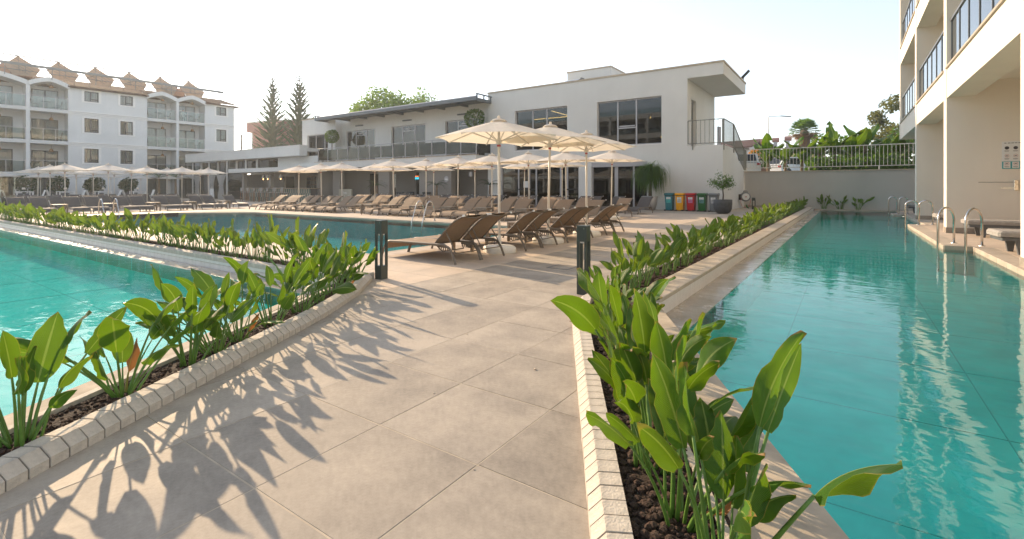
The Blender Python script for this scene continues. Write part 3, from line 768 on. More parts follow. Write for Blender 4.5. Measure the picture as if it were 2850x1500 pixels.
for i, t in enumerate(tr):
    x, y = TN(t, 0.45 if i == 0 else (0.39 if i % 2 else 0.35))
    clump_near('strelitzia clump, %s from the camera in the planter right of the path' % nth(i), 'plants right of the path', (x, y, 0.05), 15 - (i % 3), 0.95 if t < 2.9 else (0.82 if t < 3.5 else 0.68), 530 + i, 1 if i == 9 else 0, 1 if i % 3 == 1 else 0, kerb=R(208))
def clump_far(label, group, loc, s, seed):
    g = random.Random(seed)
    t = thing('strelitzia_plant', label, 'plant', loc, g.uniform(0, 6.28), group, s)
    link('leaves', CLUMPS[g.randrange(len(CLUMPS))], t)
    return t
for i in range(56):
    x = -5.4 - i * 0.36 - 0.0024 * i * i
    clump_far('strelitzia clump, %s from the path in the planter between the two pools' % nth(i), 'plants between the pools', (x + rnd.uniform(-.1, .1), 3.82 + rnd.uniform(-.07, .07), 0.06), rnd.uniform(0.72, 1.0), 600 + i)
for i in range(58):
    y = 4.75 + i * 0.40 + 0.003 * i * i * 0.3
    clump_far('strelitzia clump, %s from the path in the planter along the hotel wing pool' % nth(i), 'plants along the hotel wing pool', (-1.9 + rnd.uniform(-.08, .08), y + rnd.uniform(-.08, .08), 0.07), rnd.uniform(0.62, 0.92), 700 + i)
for i, (x, y) in enumerate(((-1.0, 31.12), (-0.25, 31.12), (0.5, 31.1))):
    clump_far('small strelitzia clump standing alone before the rear wall, %s from the left' % nth(i), 'plants at the rear wall', (x, y, 0.0), 1.25, 800 + i)
# ---------------------------------------------------------------- building helpers
def wall_holes(b, x0, x1, z0, z1, y0, y1, holes, mi=0):
    """wall slab in the xz plane with rectangular openings (hx0,hx1,hz0,hz1)"""
    xs = sorted({x0, x1, *[h[0] for h in holes], *[h[1] for h in holes]})
    for a, c in zip(xs, xs[1:]):
        m = (a + c) / 2; z = z0
        for h in sorted([h for h in holes if h[0] < m < h[1]], key=lambda h: h[2]):
            if h[2] > z: b.box(a, c, y0, y1, z, h[2], mi)
            z = h[3]
        if z < z1: b.box(a, c, y0, y1, z, z1, mi)
    return b
def room(parent, x0, x1, y0, y1, z0, z1, m, name='interior'):
    """inside of a room behind an opening in a wall that looks to -y"""
    v = [(x0, y0, z0), (x1, y0, z0), (x1, y1, z0), (x0, y1, z0), (x0, y0, z1), (x1, y0, z1), (x1, y1, z1), (x0, y1, z1)]
    return part(name, B().add(v, [(0, 1, 2, 3), (7, 6, 5, 4), (2, 6, 7, 3), (1, 5, 6, 2), (0, 3, 7, 4)]), m, parent)
def window(parent, x0, x1, z0, z1, y, bars=(), fw=0.06, m='alu', glass='glass_window', name='window', trans=(), sill=False, mark=False):
    """framed window or glazed door in a -y wall; every pane is a sub-part"""
    b = B(); d0, d1 = y, y + 0.07
    b.box(x0, x0 + fw, d0, d1, z0, z1); b.box(x1 - fw, x1, d0, d1, z0, z1)
    b.box(x0 + fw, x1 - fw, d0 + .001, d1 - .001, z1 - fw, z1); b.box(x0 + fw, x1 - fw, d0 + .001, d1 - .001, z0, z0 + fw)
    for q in bars: b.box(q - fw * 0.7, q + fw * 0.7, d0 + .002, d1 - .002, z0 + fw, z1 - fw)
    for (xa, xb, za) in trans: b.box(xa, xb, d0 + .003, d1 - .003, za - fw * 0.6, za + fw * 0.6)
    w = part(name, b, m, parent)
    ed = [x0 + fw] + list(bars) + [x1 - fw]
    for i in range(len(ed) - 1):
        part('pane', B().box(ed[i], ed[i + 1], y + 0.03, y + 0.038, z0 + fw, z1 - fw), glass, w)
    if sill: part('sill', B().box(x0 - .06, x1 + .06, y - 0.16, y - 0.002, z0 - 0.05, z0 - .002), 'trim_white', w)
    return w
def railing_bars(b, a, c, z0, z1, step, r=0.011, post=0.022):
    """posts, two rails and round bars between two xy points with given foot heights at both ends"""
    (xa, ya), (xc, yc) = a, c; L = math.dist(a, c)
    za0, zc0 = z0; za1, zc1 = z1
    b.bar((xa, ya, za1), (xc, yc, zc1), post * 2, post * 1.6); b.bar((xa, ya, za0), (xc, yc, zc0), post * 1.6, post * 1.6)
    k = max(2, int(L / step))
    for i in range(k + 1):
        t = i / k; w = post if i in (0, k) else r
        b.cbox(xa + (xc - xa) * t, ya + (yc - ya) * t, (za0 + (zc0 - za0) * t + za1 + (zc1 - za1) * t) / 2, w * 2, w * 2, (za1 + (zc1 - za1) * t) - (za0 + (zc0 - za0) * t))
    return b

# ---------------------------------------------------------------- two-storey restaurant building
F = 25.4
rb_ = thing('restaurant_building', 'two-storey pale rendered building with flat roof and overhanging corner behind the loungers', 'building')
holes = [(-11.6, -7.95, 3.44, 5.96), (-17.2, -13.5, 3.44, 5.96), (-18.3, -12.75, 0.0, 2.55), (-11.95, -8.71, 0.0, 2.55)]
part('front_wall', wall_holes(B(), -19.33, -6.64, -0.05, 6.69, F, F + 0.3, holes), 'stucco_white', rb_)
part('roof_slab', B().box(-19.33, -4.93, F, 31.7, 6.69, 7.28), 'stucco_white', rb_)
cp = B()
cp.box(-19.37, -4.89, F - 0.04, F + 0.28, 7.282, 7.37); cp.box(-5.21, -4.89, F + 0.281, 31.74, 7.282, 7.37); cp.box(-19.37, -19.05, F + .281, 31.74, 7.282, 7.37)
part('parapet_coping', cp, 'coping_tan', rb_)
ew = B()
ew.box(-6.94, -6.64, F + 0.301, 26.15, 3.2, 6.688); ew.box(-6.94, -6.64, 27.15, 31.6, 3.2, 6.688); ew.box(-6.94, -6.64, 26.15, 27.15, 5.75, 6.688)
part('end_wall', ew, 'stucco_white', rb_)
dr = B().box(-6.86, -6.80, 26.16, 27.14, 3.28, 5.74)
d_ = part('terrace_door', dr, 'alu_dark', rb_); part('handle', B().box(-6.80, -6.72, 26.28, 26.34, 4.25, 4.38), 'plastic_black', d_)
part('pane', B().box(-6.799, -6.79, 26.3, 27.0, 3.4, 5.6), 'glass_window', d_)
part('stair_block', B().extrude([(F, -0.05), (F, 3.25), (28.0, 3.25), (31.25, 2.02), (31.25, -0.05)][::-1], -6.639, -4.95, 'x'), 'stucco_white', rb_)
part('rear_wall', B().box(-19.33, -6.65, 31.3, 31.6, -0.05, 6.688), 'stucco_white', rb_)
part('left_wall', B().box(-19.33, -19.03, F + .301, 31.29, -0.05, 6.688), 'stucco_white', rb_)
part('floor_slab', B().box(-19.02, -6.95, F + .302, 31.29, 2.75, 3.2), 'room_mid', rb_)
ph = B().box(-15.4, -12.3, 29.0, 31.3, 7.28, 8.8)
q = part('roof_house', ph, 'stucco_white', rb_); part('coping', B().box(-15.44, -12.26, 28.96, 31.34, 8.802, 8.88), 'coping_tan', q)
du = B()
for i in range(5):
    a = i / 4 * math.pi / 2
du.extrude([(27.4 + 0.55 - 0.55 * math.cos(i / 6 * math.pi / 2), 7.28 + 0.75 * math.sin(i / 6 * math.pi / 2)) for i in range(7)] + [(28.6, 8.03), (28.6, 7.28)], -14.9, -13.9, 'x')
part('air_duct', du, 'steel', rb_)
part('rear_duct_flange', B().box(-13.88, -13.82, 27.9, 28.7, 7.3, 8.12), 'alu_dark', rb_)
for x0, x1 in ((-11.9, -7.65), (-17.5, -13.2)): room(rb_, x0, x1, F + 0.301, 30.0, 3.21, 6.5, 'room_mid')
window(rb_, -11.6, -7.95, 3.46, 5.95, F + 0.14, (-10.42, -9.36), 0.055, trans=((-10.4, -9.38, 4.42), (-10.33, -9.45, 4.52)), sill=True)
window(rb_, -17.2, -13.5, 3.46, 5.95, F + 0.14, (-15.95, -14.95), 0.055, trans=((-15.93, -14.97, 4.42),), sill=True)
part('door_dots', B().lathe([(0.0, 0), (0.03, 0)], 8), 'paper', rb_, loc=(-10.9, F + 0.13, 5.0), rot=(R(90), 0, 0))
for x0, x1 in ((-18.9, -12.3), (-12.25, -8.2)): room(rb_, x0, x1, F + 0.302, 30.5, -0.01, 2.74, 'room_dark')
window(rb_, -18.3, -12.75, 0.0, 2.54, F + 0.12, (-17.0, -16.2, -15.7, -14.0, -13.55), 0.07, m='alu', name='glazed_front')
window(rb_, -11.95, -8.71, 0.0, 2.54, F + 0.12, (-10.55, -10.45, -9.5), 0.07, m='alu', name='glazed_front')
part('door_bars', B().box(-17.0, -15.8, F + .09, F + .12, 1.0, 1.08).box(-13.9, -12.85, F + .09, F + .12, 1.0, 1.08), 'plastic_black', rb_)
part('lintel_blind', B().box(-11.95, -8.71, F + .02, F + .1, 2.3, 2.549), 'alu', rb_)
# interior ceiling light lines and hanging lamps upstairs
part('ceiling_light_line', B().box(-16.9, -14.1, 27.2, 27.25, 5.6, 5.63).bar((-14.9, 26.0, 5.85), (-13.6, 28.5, 5.4), 0.03, 0.03), 'bulb', rb_)
for x, z in ((-8.9, 5.3), (-8.3, 4.2)):
    lp = part('hanging_lamp', B().tube([(x, 26.6, z), (x, 26.6, 6.5)], 0.008, 5).lathe([(0.03, z - .5), (0.12, z - .35), (0.12, z - .1), (0.03, z)], 10, x, 26.6), 'frame_dark', rb_)
    part('bulb', B().lathe([(0.01, z - .34), (0.03, z - .3), (0.01, z - .24)], 8, x, 26.46), 'bulb', lp)
# sign on door, wall lamp
sg = part('door_notice', B().box(-16.62, -16.3, F + .1, F + .118, 1.15, 1.55), 'paper', rb_)
part('vent_grille', B().box(-20.9, -20.6, F - .06, F - .001, 1.9, 2.2), 'alu', rb_)
# landing and stair rails at the right corner
sr = thing('stair_railing', 'olive grey metal bar railing round the corner landing and down the stair', 'railing')
part('front_run', railing_bars(B(), (-6.62, F + .03), (-4.98, F + .03), (3.36, 3.36), (4.52, 4.52), 0.20), 'rail_olive', sr)
part('side_run', railing_bars(B(), (-4.93, F + .03), (-4.93, 28.0), (3.36, 3.36), (4.52, 4.52), 0.20), 'rail_olive', sr)
part('sloped_run', railing_bars(B(), (-4.93, 28.05), (-4.93, 31.2), (3.36, 2.2), (4.52, 3.36), 0.19), 'rail_olive', sr)
part('lower_run', railing_bars(B(), (-4.93, 31.25), (-4.93, 31.9), (2.18, 2.18), (3.36, 3.36), 0.12), 'rail_olive', sr)
bt = B()
for y in (F + .05, 28.0): bt.box(-4.95 + .0, -4.90, y, y + .05, 3.0, 3.4)
bt.box(-6.4, -6.36, F - .05, F + .0, 3.05, 3.4)
part('bracket', bt, 'rail_olive', sr)
hp = thing('heat_lamp', 'slim pale square post standing on the corner landing behind the railing', 'post', (-5.25, 26.0, 3.25))
part('post', B().bevbox(-.08, .08, -.08, .08, 0.02, 0.95, .01), 'alu', hp); part('foot', B().bevbox(-.2, .2, -.2, .2, 0, .03, .01), 'alu', hp)
fl = thing('flood_light', 'black flood light tilted up on the roof edge corner', 'lamp', (-4.95, 31.2, 7.37))
part('stem', B().tube([(0, 0, 0), (0, 0, .3)], .02, 6), 'plastic_black', fl); part('head', B().bar((-.1, 0, .2), (.3, 0, .6), .3, .08), 'plastic_black', fl)

# terrace storey to the left, its slab, glass railing and pergola
YT, YS = 25.6, 23.8
tb = thing('terrace_wing', 'pale two-storey wing with a balcony terrace, glass railing and three glazed doors', 'building')
doors = [(-34.27, -30.7), (-28.8, -25.2), (-23.25, -19.75)]
part('upper_wall', wall_holes(B(), -34.87, -19.34, 3.22, 6.95, YT, YT + .3, [(a, c, 3.23, 5.82) for a, c in doors]), 'stucco_white', tb)
part('left_block', wall_holes(B(), -39.6, -34.87, 2.7, 7.05, 25.0, 25.3, [(-38.85, -35.9, 3.23, 5.7)]), 'stucco_white', tb)
part('left_block_side', B().box(-35.17, -34.871, 25.301, 29.9, 2.7, 7.05).box(-39.6, -39.3, 25.301, 29.9, 2.7, 7.05), 'stucco_white', tb)
part('roof', B().box(-39.3, -35.17, 25.301, 29.9, 6.6, 6.9).box(-34.87, -19.34, 25.901, 29.9, 6.4, 6.7), 'stucco_white', tb)
part('parapet_coping', B().box(-39.64, -34.83, 24.96, 25.34, 7.051, 7.12), 'coping_tan', tb)
part('rear_wall', B().box(-39.6, -19.34, 29.9, 30.2, -0.05, 6.9), 'stucco_white', tb)
window(tb, -38.85, -35.9, 3.23, 5.69, 25.12, (-37.75, -36.5), .06, name='glazed_door')
room(tb, -39.2, -35.4, 25.302, 28.5, 3.2, 6.4, 'room_dark')
for a, c in doors:
    m1, m2 = a + (c - a) * 0.32, a + (c - a) * 0.68
    w = window(tb, a, c, 3.23, 5.81, YT + .12, (m1, m2), .065, name='glazed_door', trans=((m1, m2, 5.4),))
    part('closer', B().box(m1 + .3, m1 + .75, YT + .08, YT + .13, 5.5, 5.58), 'alu', w)
    part('handle', B().box(m2 - .12, m2 - .08, YT + .06, YT + .12, 4.2, 4.5), 'plastic_black', w)
room(tb, -34.6, -19.5, YT + .302, 29.8, 3.21, 6.38, 'room_dark')
for x in (-32.5, -27.0, -21.6): part('linear_wall_lamp', B().box(x - .45, x + .45, YT - .12, YT - .03, 6.12, 6.2), 'alu_dark', tb)
part('terrace_slab', B().box(-39.0, -19.05, YS, YT, 2.7, 3.2), 'stucco_white', tb)
part('slab_coping', B().box(-36.0, -19.03, YS - .03, YS + .25, 3.201, 3.24), 'coping_tan', tb)
gr = thing('glass_railing', 'tinted glass balustrade with slim steel posts along the upper terrace edge', 'railing')
xs = [-35.6 + i * (16.5 / 13) for i in range(14)]
for i, x in enumerate(xs):
    part('post', B().box(x - .025, x + .025, YS + .08, YS + .13, 3.241, 4.28), 'alu', gr)
    if i < 13: part('glass_panel', B().box(x + .05, xs[i + 1] - .05, YS + .1, YS + .112, 3.36, 4.16), 'glass_rail_dark', gr)
part('top_rail', B().tube([(-35.65, YS + .105, 4.3), (-19.05, YS + .105, 4.3), (-19.05, F, 4.3)], .028, 8), 'alu', gr)
part('lower_rail', B().box(-35.6, -19.1, YS + .09, YS + .12, 3.30, 3.33), 'alu', gr)
part('glass_panel', B().box(-19.06, -19.05, YS + .2, F - .1, 3.36, 4.16), 'glass_rail_dark', gr)
pg = thing('pergola', 'dark grey steel pergola roof with ribbed panels over the upper terrace', 'pergola')
part('front_beam', B().box(-35.9, -19.02, YS - .05, YS + .06, 6.62, 6.84), 'pergola_grey', pg)
for i in range(9):
    x = -35.85 + i * (16.75 / 8); part('rafter', B().box(x - .05, x + .05, YS + .061, YT - .001 if x > -34.8 else 24.99, 6.60, 6.80), 'pergola_grey', pg)
for i in range(8):
    x0 = -35.85 + i * (16.75 / 8) + .051; x1 = x0 + 16.75 / 8 - .102; y1 = YT - .002 if x0 > -34.9 else 24.98
    s = B().box(x0, x1, YS + .062, y1, 6.76, 6.79)
    k = 7
    for j in range(k): yy = YS + .1 + (y1 - YS - .15) * j / k; s.box(x0, x1, yy, yy + .05, 6.73, 6.759)
    part('ribbed_panel', s, 'pergola_grey', pg)
part('rolled_canvas', B().tube([(-35.9, YS + .2, 6.9), (-19.1, YS + .2, 6.9)], .06, 8), 'alu', pg)
for x in (-35.9, -19.0):
    e = B(); e.box(x - .04, x + .04, YS - .04, 25.35, 6.98, 7.06)
    for y in (YS, 24.5, 25.2): e.box(x - .035, x + .035, y, y + .07, 6.7, 6.98)
    part('end_frame', e, 'pergola_grey', pg)
# ground floor below the terrace: recessed, dark, with pillars
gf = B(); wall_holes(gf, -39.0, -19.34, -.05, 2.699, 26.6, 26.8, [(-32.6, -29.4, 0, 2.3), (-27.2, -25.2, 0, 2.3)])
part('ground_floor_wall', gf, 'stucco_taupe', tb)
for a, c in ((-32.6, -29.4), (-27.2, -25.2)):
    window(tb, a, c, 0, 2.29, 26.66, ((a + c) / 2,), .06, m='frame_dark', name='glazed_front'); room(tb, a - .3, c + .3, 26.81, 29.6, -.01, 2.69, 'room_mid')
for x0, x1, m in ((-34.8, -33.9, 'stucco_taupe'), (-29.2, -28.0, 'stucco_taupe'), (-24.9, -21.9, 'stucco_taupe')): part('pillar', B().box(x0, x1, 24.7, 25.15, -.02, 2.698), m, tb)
ns = part('neon_sign', B().box(-27.2, -26.85, 26.55, 26.57, 1.98, 2.04), 'neon_orange', tb)
lt = B()
for k_, x_ in enumerate((-27.2, -27.1, -27.0, -26.9)): lt.box(x_, x_ + .018, 26.55, 26.57, 1.78, 1.93).box(x_ + .05, x_ + .066, 26.55, 26.57, 1.78, 1.93).box(x_ + .018, x_ + .05, 26.55, 26.57, 1.85 + .02 * (k_ % 2), 1.868 + .02 * (k_ % 2)).box(x_ + .018, x_ + .05, 26.55, 26.57, 1.912, 1.93)
part('letters', lt, 'neon_blue', ns)
rs = thing('round_wall_sign', 'round grey disc sign fixed to the taupe ground floor pillar', 'sign', (-22.3, 24.68, 1.72))
part('disc', B().lathe([(0.0, 0), (0.2, 0), (0.2, .02), (0, .02)], 20), 'alu', rs, rot=(R(90), 0, 0))
part('lettering', B().box(-.12, .12, -.026, -.021, -.03, .03), 'paper', rs)

# low wing with parapet band, clerestory, bar
lw = thing('bar_wing', 'low white flat-roofed wing with a wide parapet band, clerestory windows and open bar', 'building')
part('parapet_band', B().box(-58.5, -37.3, 23.3, 24.0, 3.82, 4.66), 'stucco_white', lw)
part('band_coping', B().box(-58.5, -37.28, 23.27, 24.0, 4.661, 4.70), 'trim_white', lw)
part('right_wall', B().box(-42.1, -36.2, 24.3, 24.6, 2.6, 3.819), 'stucco_white', lw)
part('roof', B().box(-58.5, -37.3, 24.001, 32, 4.2, 4.5), 'stucco_white', lw)
part('rear_wall', B().box(-60, -36.5, 31, 31.3, -.05, 4.2), 'stucco_white', lw)
for x0, x1 in ((-57.1, -53.7), (-53.4, -49.9), (-49.6, -46.1), (-45.8, -42.25)):
    window(lw, x0, x1, 2.75, 3.81, 24.4, ((x0 + x1) / 2,), .04, m='frame_dark', name='clerestory_window')
for x in (-57.25, -53.55, -49.75, -45.95, -42.18): part('mullion', B().box(x - .13, x + .13, 24.32, 24.5, 2.6, 3.818), 'trim_white', lw)
part('lintel', B().box(-58.4, -42.05, 24.38, 24.6, 2.5, 2.749), 'frame_dark', lw)
part('bar_canopy', B().box(-45.2, -35.0, 21.4, 24.29, 2.45, 2.78), 'stucco_white', lw)
part('bar_back_wall', wall_holes(B(), -58, -36.0, -.05, 2.49, 26.2, 26.4, [(-44.5, -42.8, 0, 2.2)]), 'stucco_taupe', lw)
part('bar_side_wall', B().box(-36.0, -35.7, 24.0, 26.4, -.05, 2.69), 'stucco_taupe', lw)
room(lw, -45, -42, 26.41, 29, -.01, 2.48, 'room_dark')
for x in (-45.0, -40.6): part('bar_pillar', B().box(x - .15, x + .15, 22.6, 22.9, -.02, 2.449), 'stucco_taupe', lw)
for x in (-57.6, -53.9, -50.2, -46.6): part('post', B().box(x - .05, x + .05, 23.6, 23.7, -.02, 3.819), 'trim_white', lw)
for i, (x0, x1) in enumerate(((-57.3, -54.1), (-53.7, -50.4), (-50.0, -46.8))): part('glass_wall', B().box(x0, x1, 23.64, 23.65, 0.05, 2.5), 'glass_window', lw)
# curtains tied in at the middle
def curtain(x, w0, w1, label):
    t = thing('tied_curtain', label, 'curtain', (x, 23.45, 0), 0, 'curtains of the bar wing')
    rows = []
    for j in range(9):
        z = 2.4 * (1 - j / 8); k = abs(z - 1.35) / 1.1; w = w1 + (w0 - w1) * min(1, k) ** 1.2 * (1 if z > 1.35 else 0.45)
        rows.append([((i / 24 - .5) * w, 0.05 * math.sin(i * 1.9), z) for i in range(25)])
    part('cloth', B().grid(rows), 'curtain', t, True); part('tie', B().box(-w1 / 2 - .02, w1 / 2 + .02, -.07, .07, 1.3, 1.38), 'curtain', t)
curtain(-56.2, 1.7, .6, 'white tied curtain at the left post of the bar wing')
curtain(-52.9, 1.5, .5, 'white tied curtain left of the bar wing middle post')
curtain(-51.0, 1.9, .7, 'white tied curtain right of the bar wing middle post')
# bar counter with upright tile strips
bc = thing('bar_counter', 'long bar counter faced with upright green and tan tile strips', 'bar counter')
part('body', B().box(-42.6, -33.6, 21.9, 22.5, -.01, 1.05), 'frame_dark', bc); part('top', B().bevbox(-42.8, -33.4, 21.72, 22.7, 1.05, 1.11, .01), 'wood_grey', bc)
mat('strip_green', (0.05, 0.11, 0.10), 0.35, 0.3, 3); mat('strip_tan', (0.30, 0.26, 0.20), 0.45, 0.2, 3)
for row in range(3):
    for i in range(60):
        x = -42.6 + i * 0.15
        part('tile_strip', B().box(x + .004, x + .146, 21.875, 21.899, 0.03 + row * .34, 0.36 + row * .34), 'strip_green' if (i + row) % 2 else 'strip_tan', bc)
# back bar: shelves and bottles
sh = thing('bottle_shelf', 'tall dark shelf unit with bottles behind the bar counter', 'shelf', (-38.2, 26.0, 0))
for z in (.6, 1.0, 1.4, 1.8, 2.15): part('shelf', B().box(-2.0, 1.6, -.2, .15, z, z + .03), 'wood', sh)
for x in (-2.0, -.8, .4, 1.58): part('upright', B().box(x, x + .04, -.21, .16, 0, 2.2), 'frame_dark', sh)
g = random.Random(5)
for i in range(44):
    x = -38.2 + g.uniform(-1.9, 1.45); z = g.choice((.63, 1.03, 1.43, 1.83)); h_ = g.uniform(.2, .3)
    tag(part('bottle', B().lathe([(.035, 0), (.035, h_ * .6), (.012, h_ * .75), (.012, h_)], 6), g.choice(('wood', 'strip_green', 'paper_tan', 'frame_dark')), None, loc=(x, 25.9, z)), 'small bottle on the dark shelf unit behind the bar', 'bottle', 'bottles behind the bar')
for i, x in enumerate((-41.6, -40.9, -38.9)):
    t = thing('pendant_lamp', 'white bell pendant lamp over the bar, %s from the left' % nth(i), 'lamp', (x, 22.6, 1.95), 0, 'bar pendant lamps')
    part('shade', B().lathe([(.03, .3), (.09, .25), (.13, .05), (.14, 0)], 12), 'trim_white', t, True); part('cord', B().tube([(0, 0, .3), (0, 0, .5)], .006, 4), 'plastic_black', t)
    part('bulb', B().lathe([(.005, -.12), (.03, -.09), (.02, -.03)], 8), 'bulb', t)
st0 = thing('bar_stool', 'x', 'stool', (0, 0, 0), 0, 'bar stools along the bar counter')
for sx in (-1, 1):
    for sy in (-1, 1): part('leg', B().bar((sx * .2, sy * .2, 0), (sx * .17, sy * .17, .74 if sy > 0 else 1.12), .04, .04), 'wood', st0)
part('seat', B().bevbox(-.22, .22, -.2, .22, .74, .78, .015), 'cushion', st0); part('backrest', B().bevbox(-.19, .19, -.2, -.165, .84, 1.14, .01), 'cushion', st0)
part('footrest', B().bar((-.19, .19, .25), (.19, .19, .25), .03, .03).bar((-.19, -.19, .3), (.19, -.19, .3), .03, .03), 'wood', st0)
for i, x in enumerate((-41.9, -40.9, -39.9, -38.9, -37.9, -36.9, -35.8)):
    o = st0 if i == 0 else copy_tree(st0); o.location = (x, 21.1, 0); o.rotation_euler.z = rnd.uniform(-.25, .25)
    o['label'] = 'wooden bar stool with pale backrest, %s from the left at the bar' % nth(i)
mb = thing('menu_board', 'white menu board on a stand before the tied curtains', 'sign', (-49.6, 22.0, 0))
part('board', B().box(-.35, .35, -.02, .02, .25, 1.05), 'paper', mb); part('leg', B().bar((-.3, 0, 0), (-.3, 0, .25), .03, .03), 'alu', mb); part('leg', B().bar((.3, 0, 0), (.3, 0, .25), .03, .03), 'alu', mb)
mc = thing('sign_panel', 'olive brown cabinet front with a round white emblem beside the bar', 'sign', (-32.2, 24.0, 0))
part('panel', B().bevbox(-.78, .78, -.06, .06, .0, 1.02, .01), 'paper_tan', mc)
em = B(); 
for i in range(16):
    a, c = i / 16 * 6.283, (i + 1) / 16 * 6.283; em.bar((.12 * math.sin(a) - .25, -.066, .72 + .12 * math.cos(a)), (.12 * math.sin(c) - .25, -.066, .72 + .12 * math.cos(c)), .015, .015)
em.box(-.26, -.24, -.07, -.062, .65, .8); em.box(-.05, .2, -.07, -.062, .74, .78); em.box(-.05, .25, -.07, -.062, .66, .69)
part('emblem', em, 'paper', mc)
# ---------------------------------------------------------------- rear garden wall, fence, upper ground
struct('upper_ground', B().box(-4.9, 90, 31.62, 160, -.05, 2.0).box(-90, -4.91, 33, 160, -.05, 0.02), 'asphalt')
gw = thing('garden_wall', 'long grey rendered retaining wall at the end of the hotel wing pool', 'wall')
part('wall_face', B().box(-4.949, 9, 31.3, 31.6, -.05, 2.04), 'stucco_garden', gw); part('wall_coping', B().box(-4.949, 9, 31.25, 31.62, 2.041, 2.09), 'coping_tan', gw)
part('skirting', B().box(-4.94, -2.2, 31.27, 31.299, 0, .12), 'grey_tile', gw)
fn = thing('bar_fence', 'white painted metal bar fence on top of the rear wall', 'fence')
part('top_rail', B().box(-4.85, 5.0, 31.40, 31.45, 3.34, 3.385), 'rail_white', fn); part('bottom_rail', B().box(-4.85, 5.0, 31.405, 31.445, 2.27, 2.305), 'rail_white', fn)
mb_ = B().box(-.011, .011, 31.415, 31.437, 2.306, 3.339).mesh('bar', 'rail_white')
for i in range(58):
    x = -4.8 + i * .168; link('bar', mb_, fn, (x, 0, 0))
for x in (-4.83, -1.7, 1.4, 4.6): part('post', B().box(x - .03, x + .03, 31.39, 31.46, 2.09, 2.27), 'rail_white', fn)

# ---------------------------------------------------------------- hotel wing on the right
FX = 2.1
hw = thing('hotel_wing', 'sunlit beige hotel wing with cross walls, deep balconies and dark glass railings', 'building')
fins = [9.65, 16.45, 22.9, 29.25]
for i, y in enumerate(fins):
    z0 = -.02 if i < 3 else 3.43
    part('cross_wall', B().box(FX, 8.0, y, y + .42, z0, 14.5), 'stucco_beige', hw)
    if i < 3: part('skirting', B().box(FX - .012, 7.9, y - .012, y - .0005, .0, .14).box(FX - .012, FX - .0005, y, y + .43, 0, .14), 'grey_tile', hw)
part('cross_wall', B().box(FX, 8.0, 2.8, 3.22, -.02, 14.5), 'stucco_beige', hw)
bays = [(3.221, 9.649), (10.071, 16.449), (16.871, 22.899), (23.321, 29.249)]
for k, zb in enumerate((3.43, 6.93, 10.43)):
    for y0, y1 in bays:
        part('floor_beam', B().box(FX + .012, FX + .55, y0, y1, zb, zb + .73), 'stucco_beige', hw)
        part('beam_coping', B().box(FX - .03, FX + .25, y0, y1, zb + .731, zb + .775), 'stone', hw)
        part('balcony_floor', B().box(FX + .551, 8.0, y0, y1, zb + .35, zb + .6), 'stucco_beige', hw)
        rl = B().bar((FX + .1, y0, zb + 1.95), (FX + .1, y1, zb + 1.95), .06, .06)
        rp = part('balcony_rail', rl, 'alu_dark', hw)
        n = 6
        for i in range(n + 1):
            y = y0 + .06 + (y1 - y0 - .12) * i / n
            part('post', B().box(FX + .08, FX + .12, y - .022, y + .022, zb + .776, zb + 1.94), 'alu_dark', rp)
            if i < n: part('glass_panel', B().box(FX + .095, FX + .105, y + .03, y + (y1 - y0 - .12) / n - .03, zb + .85, zb + 1.88), 'glass_rail', rp)
for y0, y1 in bays:
    part('rear_wall', B().box(5.4, 5.6, y0, y1, -.02, 14.4), 'stucco_beige', hw)
    for zb in (3.43, 6.93, 10.43):
        dw = part('balcony_door', B().box(5.34, 5.398, y0 + 1.2, y1 - 1.2, zb + .6, zb + 2.9), 'frame_dark', hw); part('pane', B().box(5.325, 5.339, y0 + 1.3, y1 - 1.3, zb + .7, zb + 2.8), 'glass_window', dw)
    part('patio_door', B().box(5.34, 5.398, y0 + 1.2, y1 - 1.2, 0, 2.4), 'frame_dark', hw)
part('upper_storey', B().box(FX, 8, 2.8, 29.67, 14.5, 15.2), 'stucco_beige', hw)
# safety notice and towel rail on the second cross wall (faces the camera)
YN = fins[1] - .002
sn = thing('safety_notice', 'white pool rules notice with rows of round pictograms and a teal foot', 'sign', (3.42, YN, 1.93))
part('board', B().box(-.31, .31, -.012, 0, -.33, .33), 'paper', sn); part('teal_foot', B().box(-.309, .309, -.014, -.0121, -.329, -.15), 'print_teal', sn)
lt = B()
for i in range(9): lt.box(-.27 + i * .06, -.27 + i * .06 + g.uniform(.03, .05), -.0145, -.0125, .285, .30)
part('heading', lt, 'print_dark', sn)
for r_ in range(3):
    for c_ in range(4):
        cx, cz = -.225 + c_ * .15, .15 - r_ * .19
        cd = part('pictogram_card', B().box(cx - .06, cx + .06, -.0165, -.0142, cz - .08, cz + .07), 'paper', sn)
        ring = B()
        for q in range(12):
            a, e = q / 12 * 6.283, (q + 1) / 12 * 6.283
            ring.bar((cx + .036 * math.sin(a), -.018, cz + .025 + .036 * math.cos(a)), (cx + .036 * math.sin(e), -.018, cz + .025 + .036 * math.cos(e)), .008, .004)
        if r_ == 0: ring = B().lathe([(0, 0), (.04, 0), (.04, .002), (0, .002)], 12); po = part('symbol', ring, 'print_dark', cd, loc=(cx, -.0165, cz + .025), rot=(R(90), 0, 0)); part
        else: part('symbol', ring, 'print_red', cd); part('figure', B().box(cx - .02, cx + .018, -.019, -.0168, cz + .015, cz + .032), 'print_dark', cd)
        part('caption', B().box(cx - .045, cx + .04, -.018, -.0166, cz - .045, cz - .038).box(cx - .04, cx + .03, -.018, -.0166, cz - .06, cz - .054), 'print_dark', cd)
tr_ = thing('towel_rail', 'chrome wall rail with three swing arms below the pool rules notice', 'towel rail', (3.35, YN, 1.23))
part('plate', B().bevbox(-.04, .04, -.05, 0, -.14, .1, .008), 'steel', tr_)
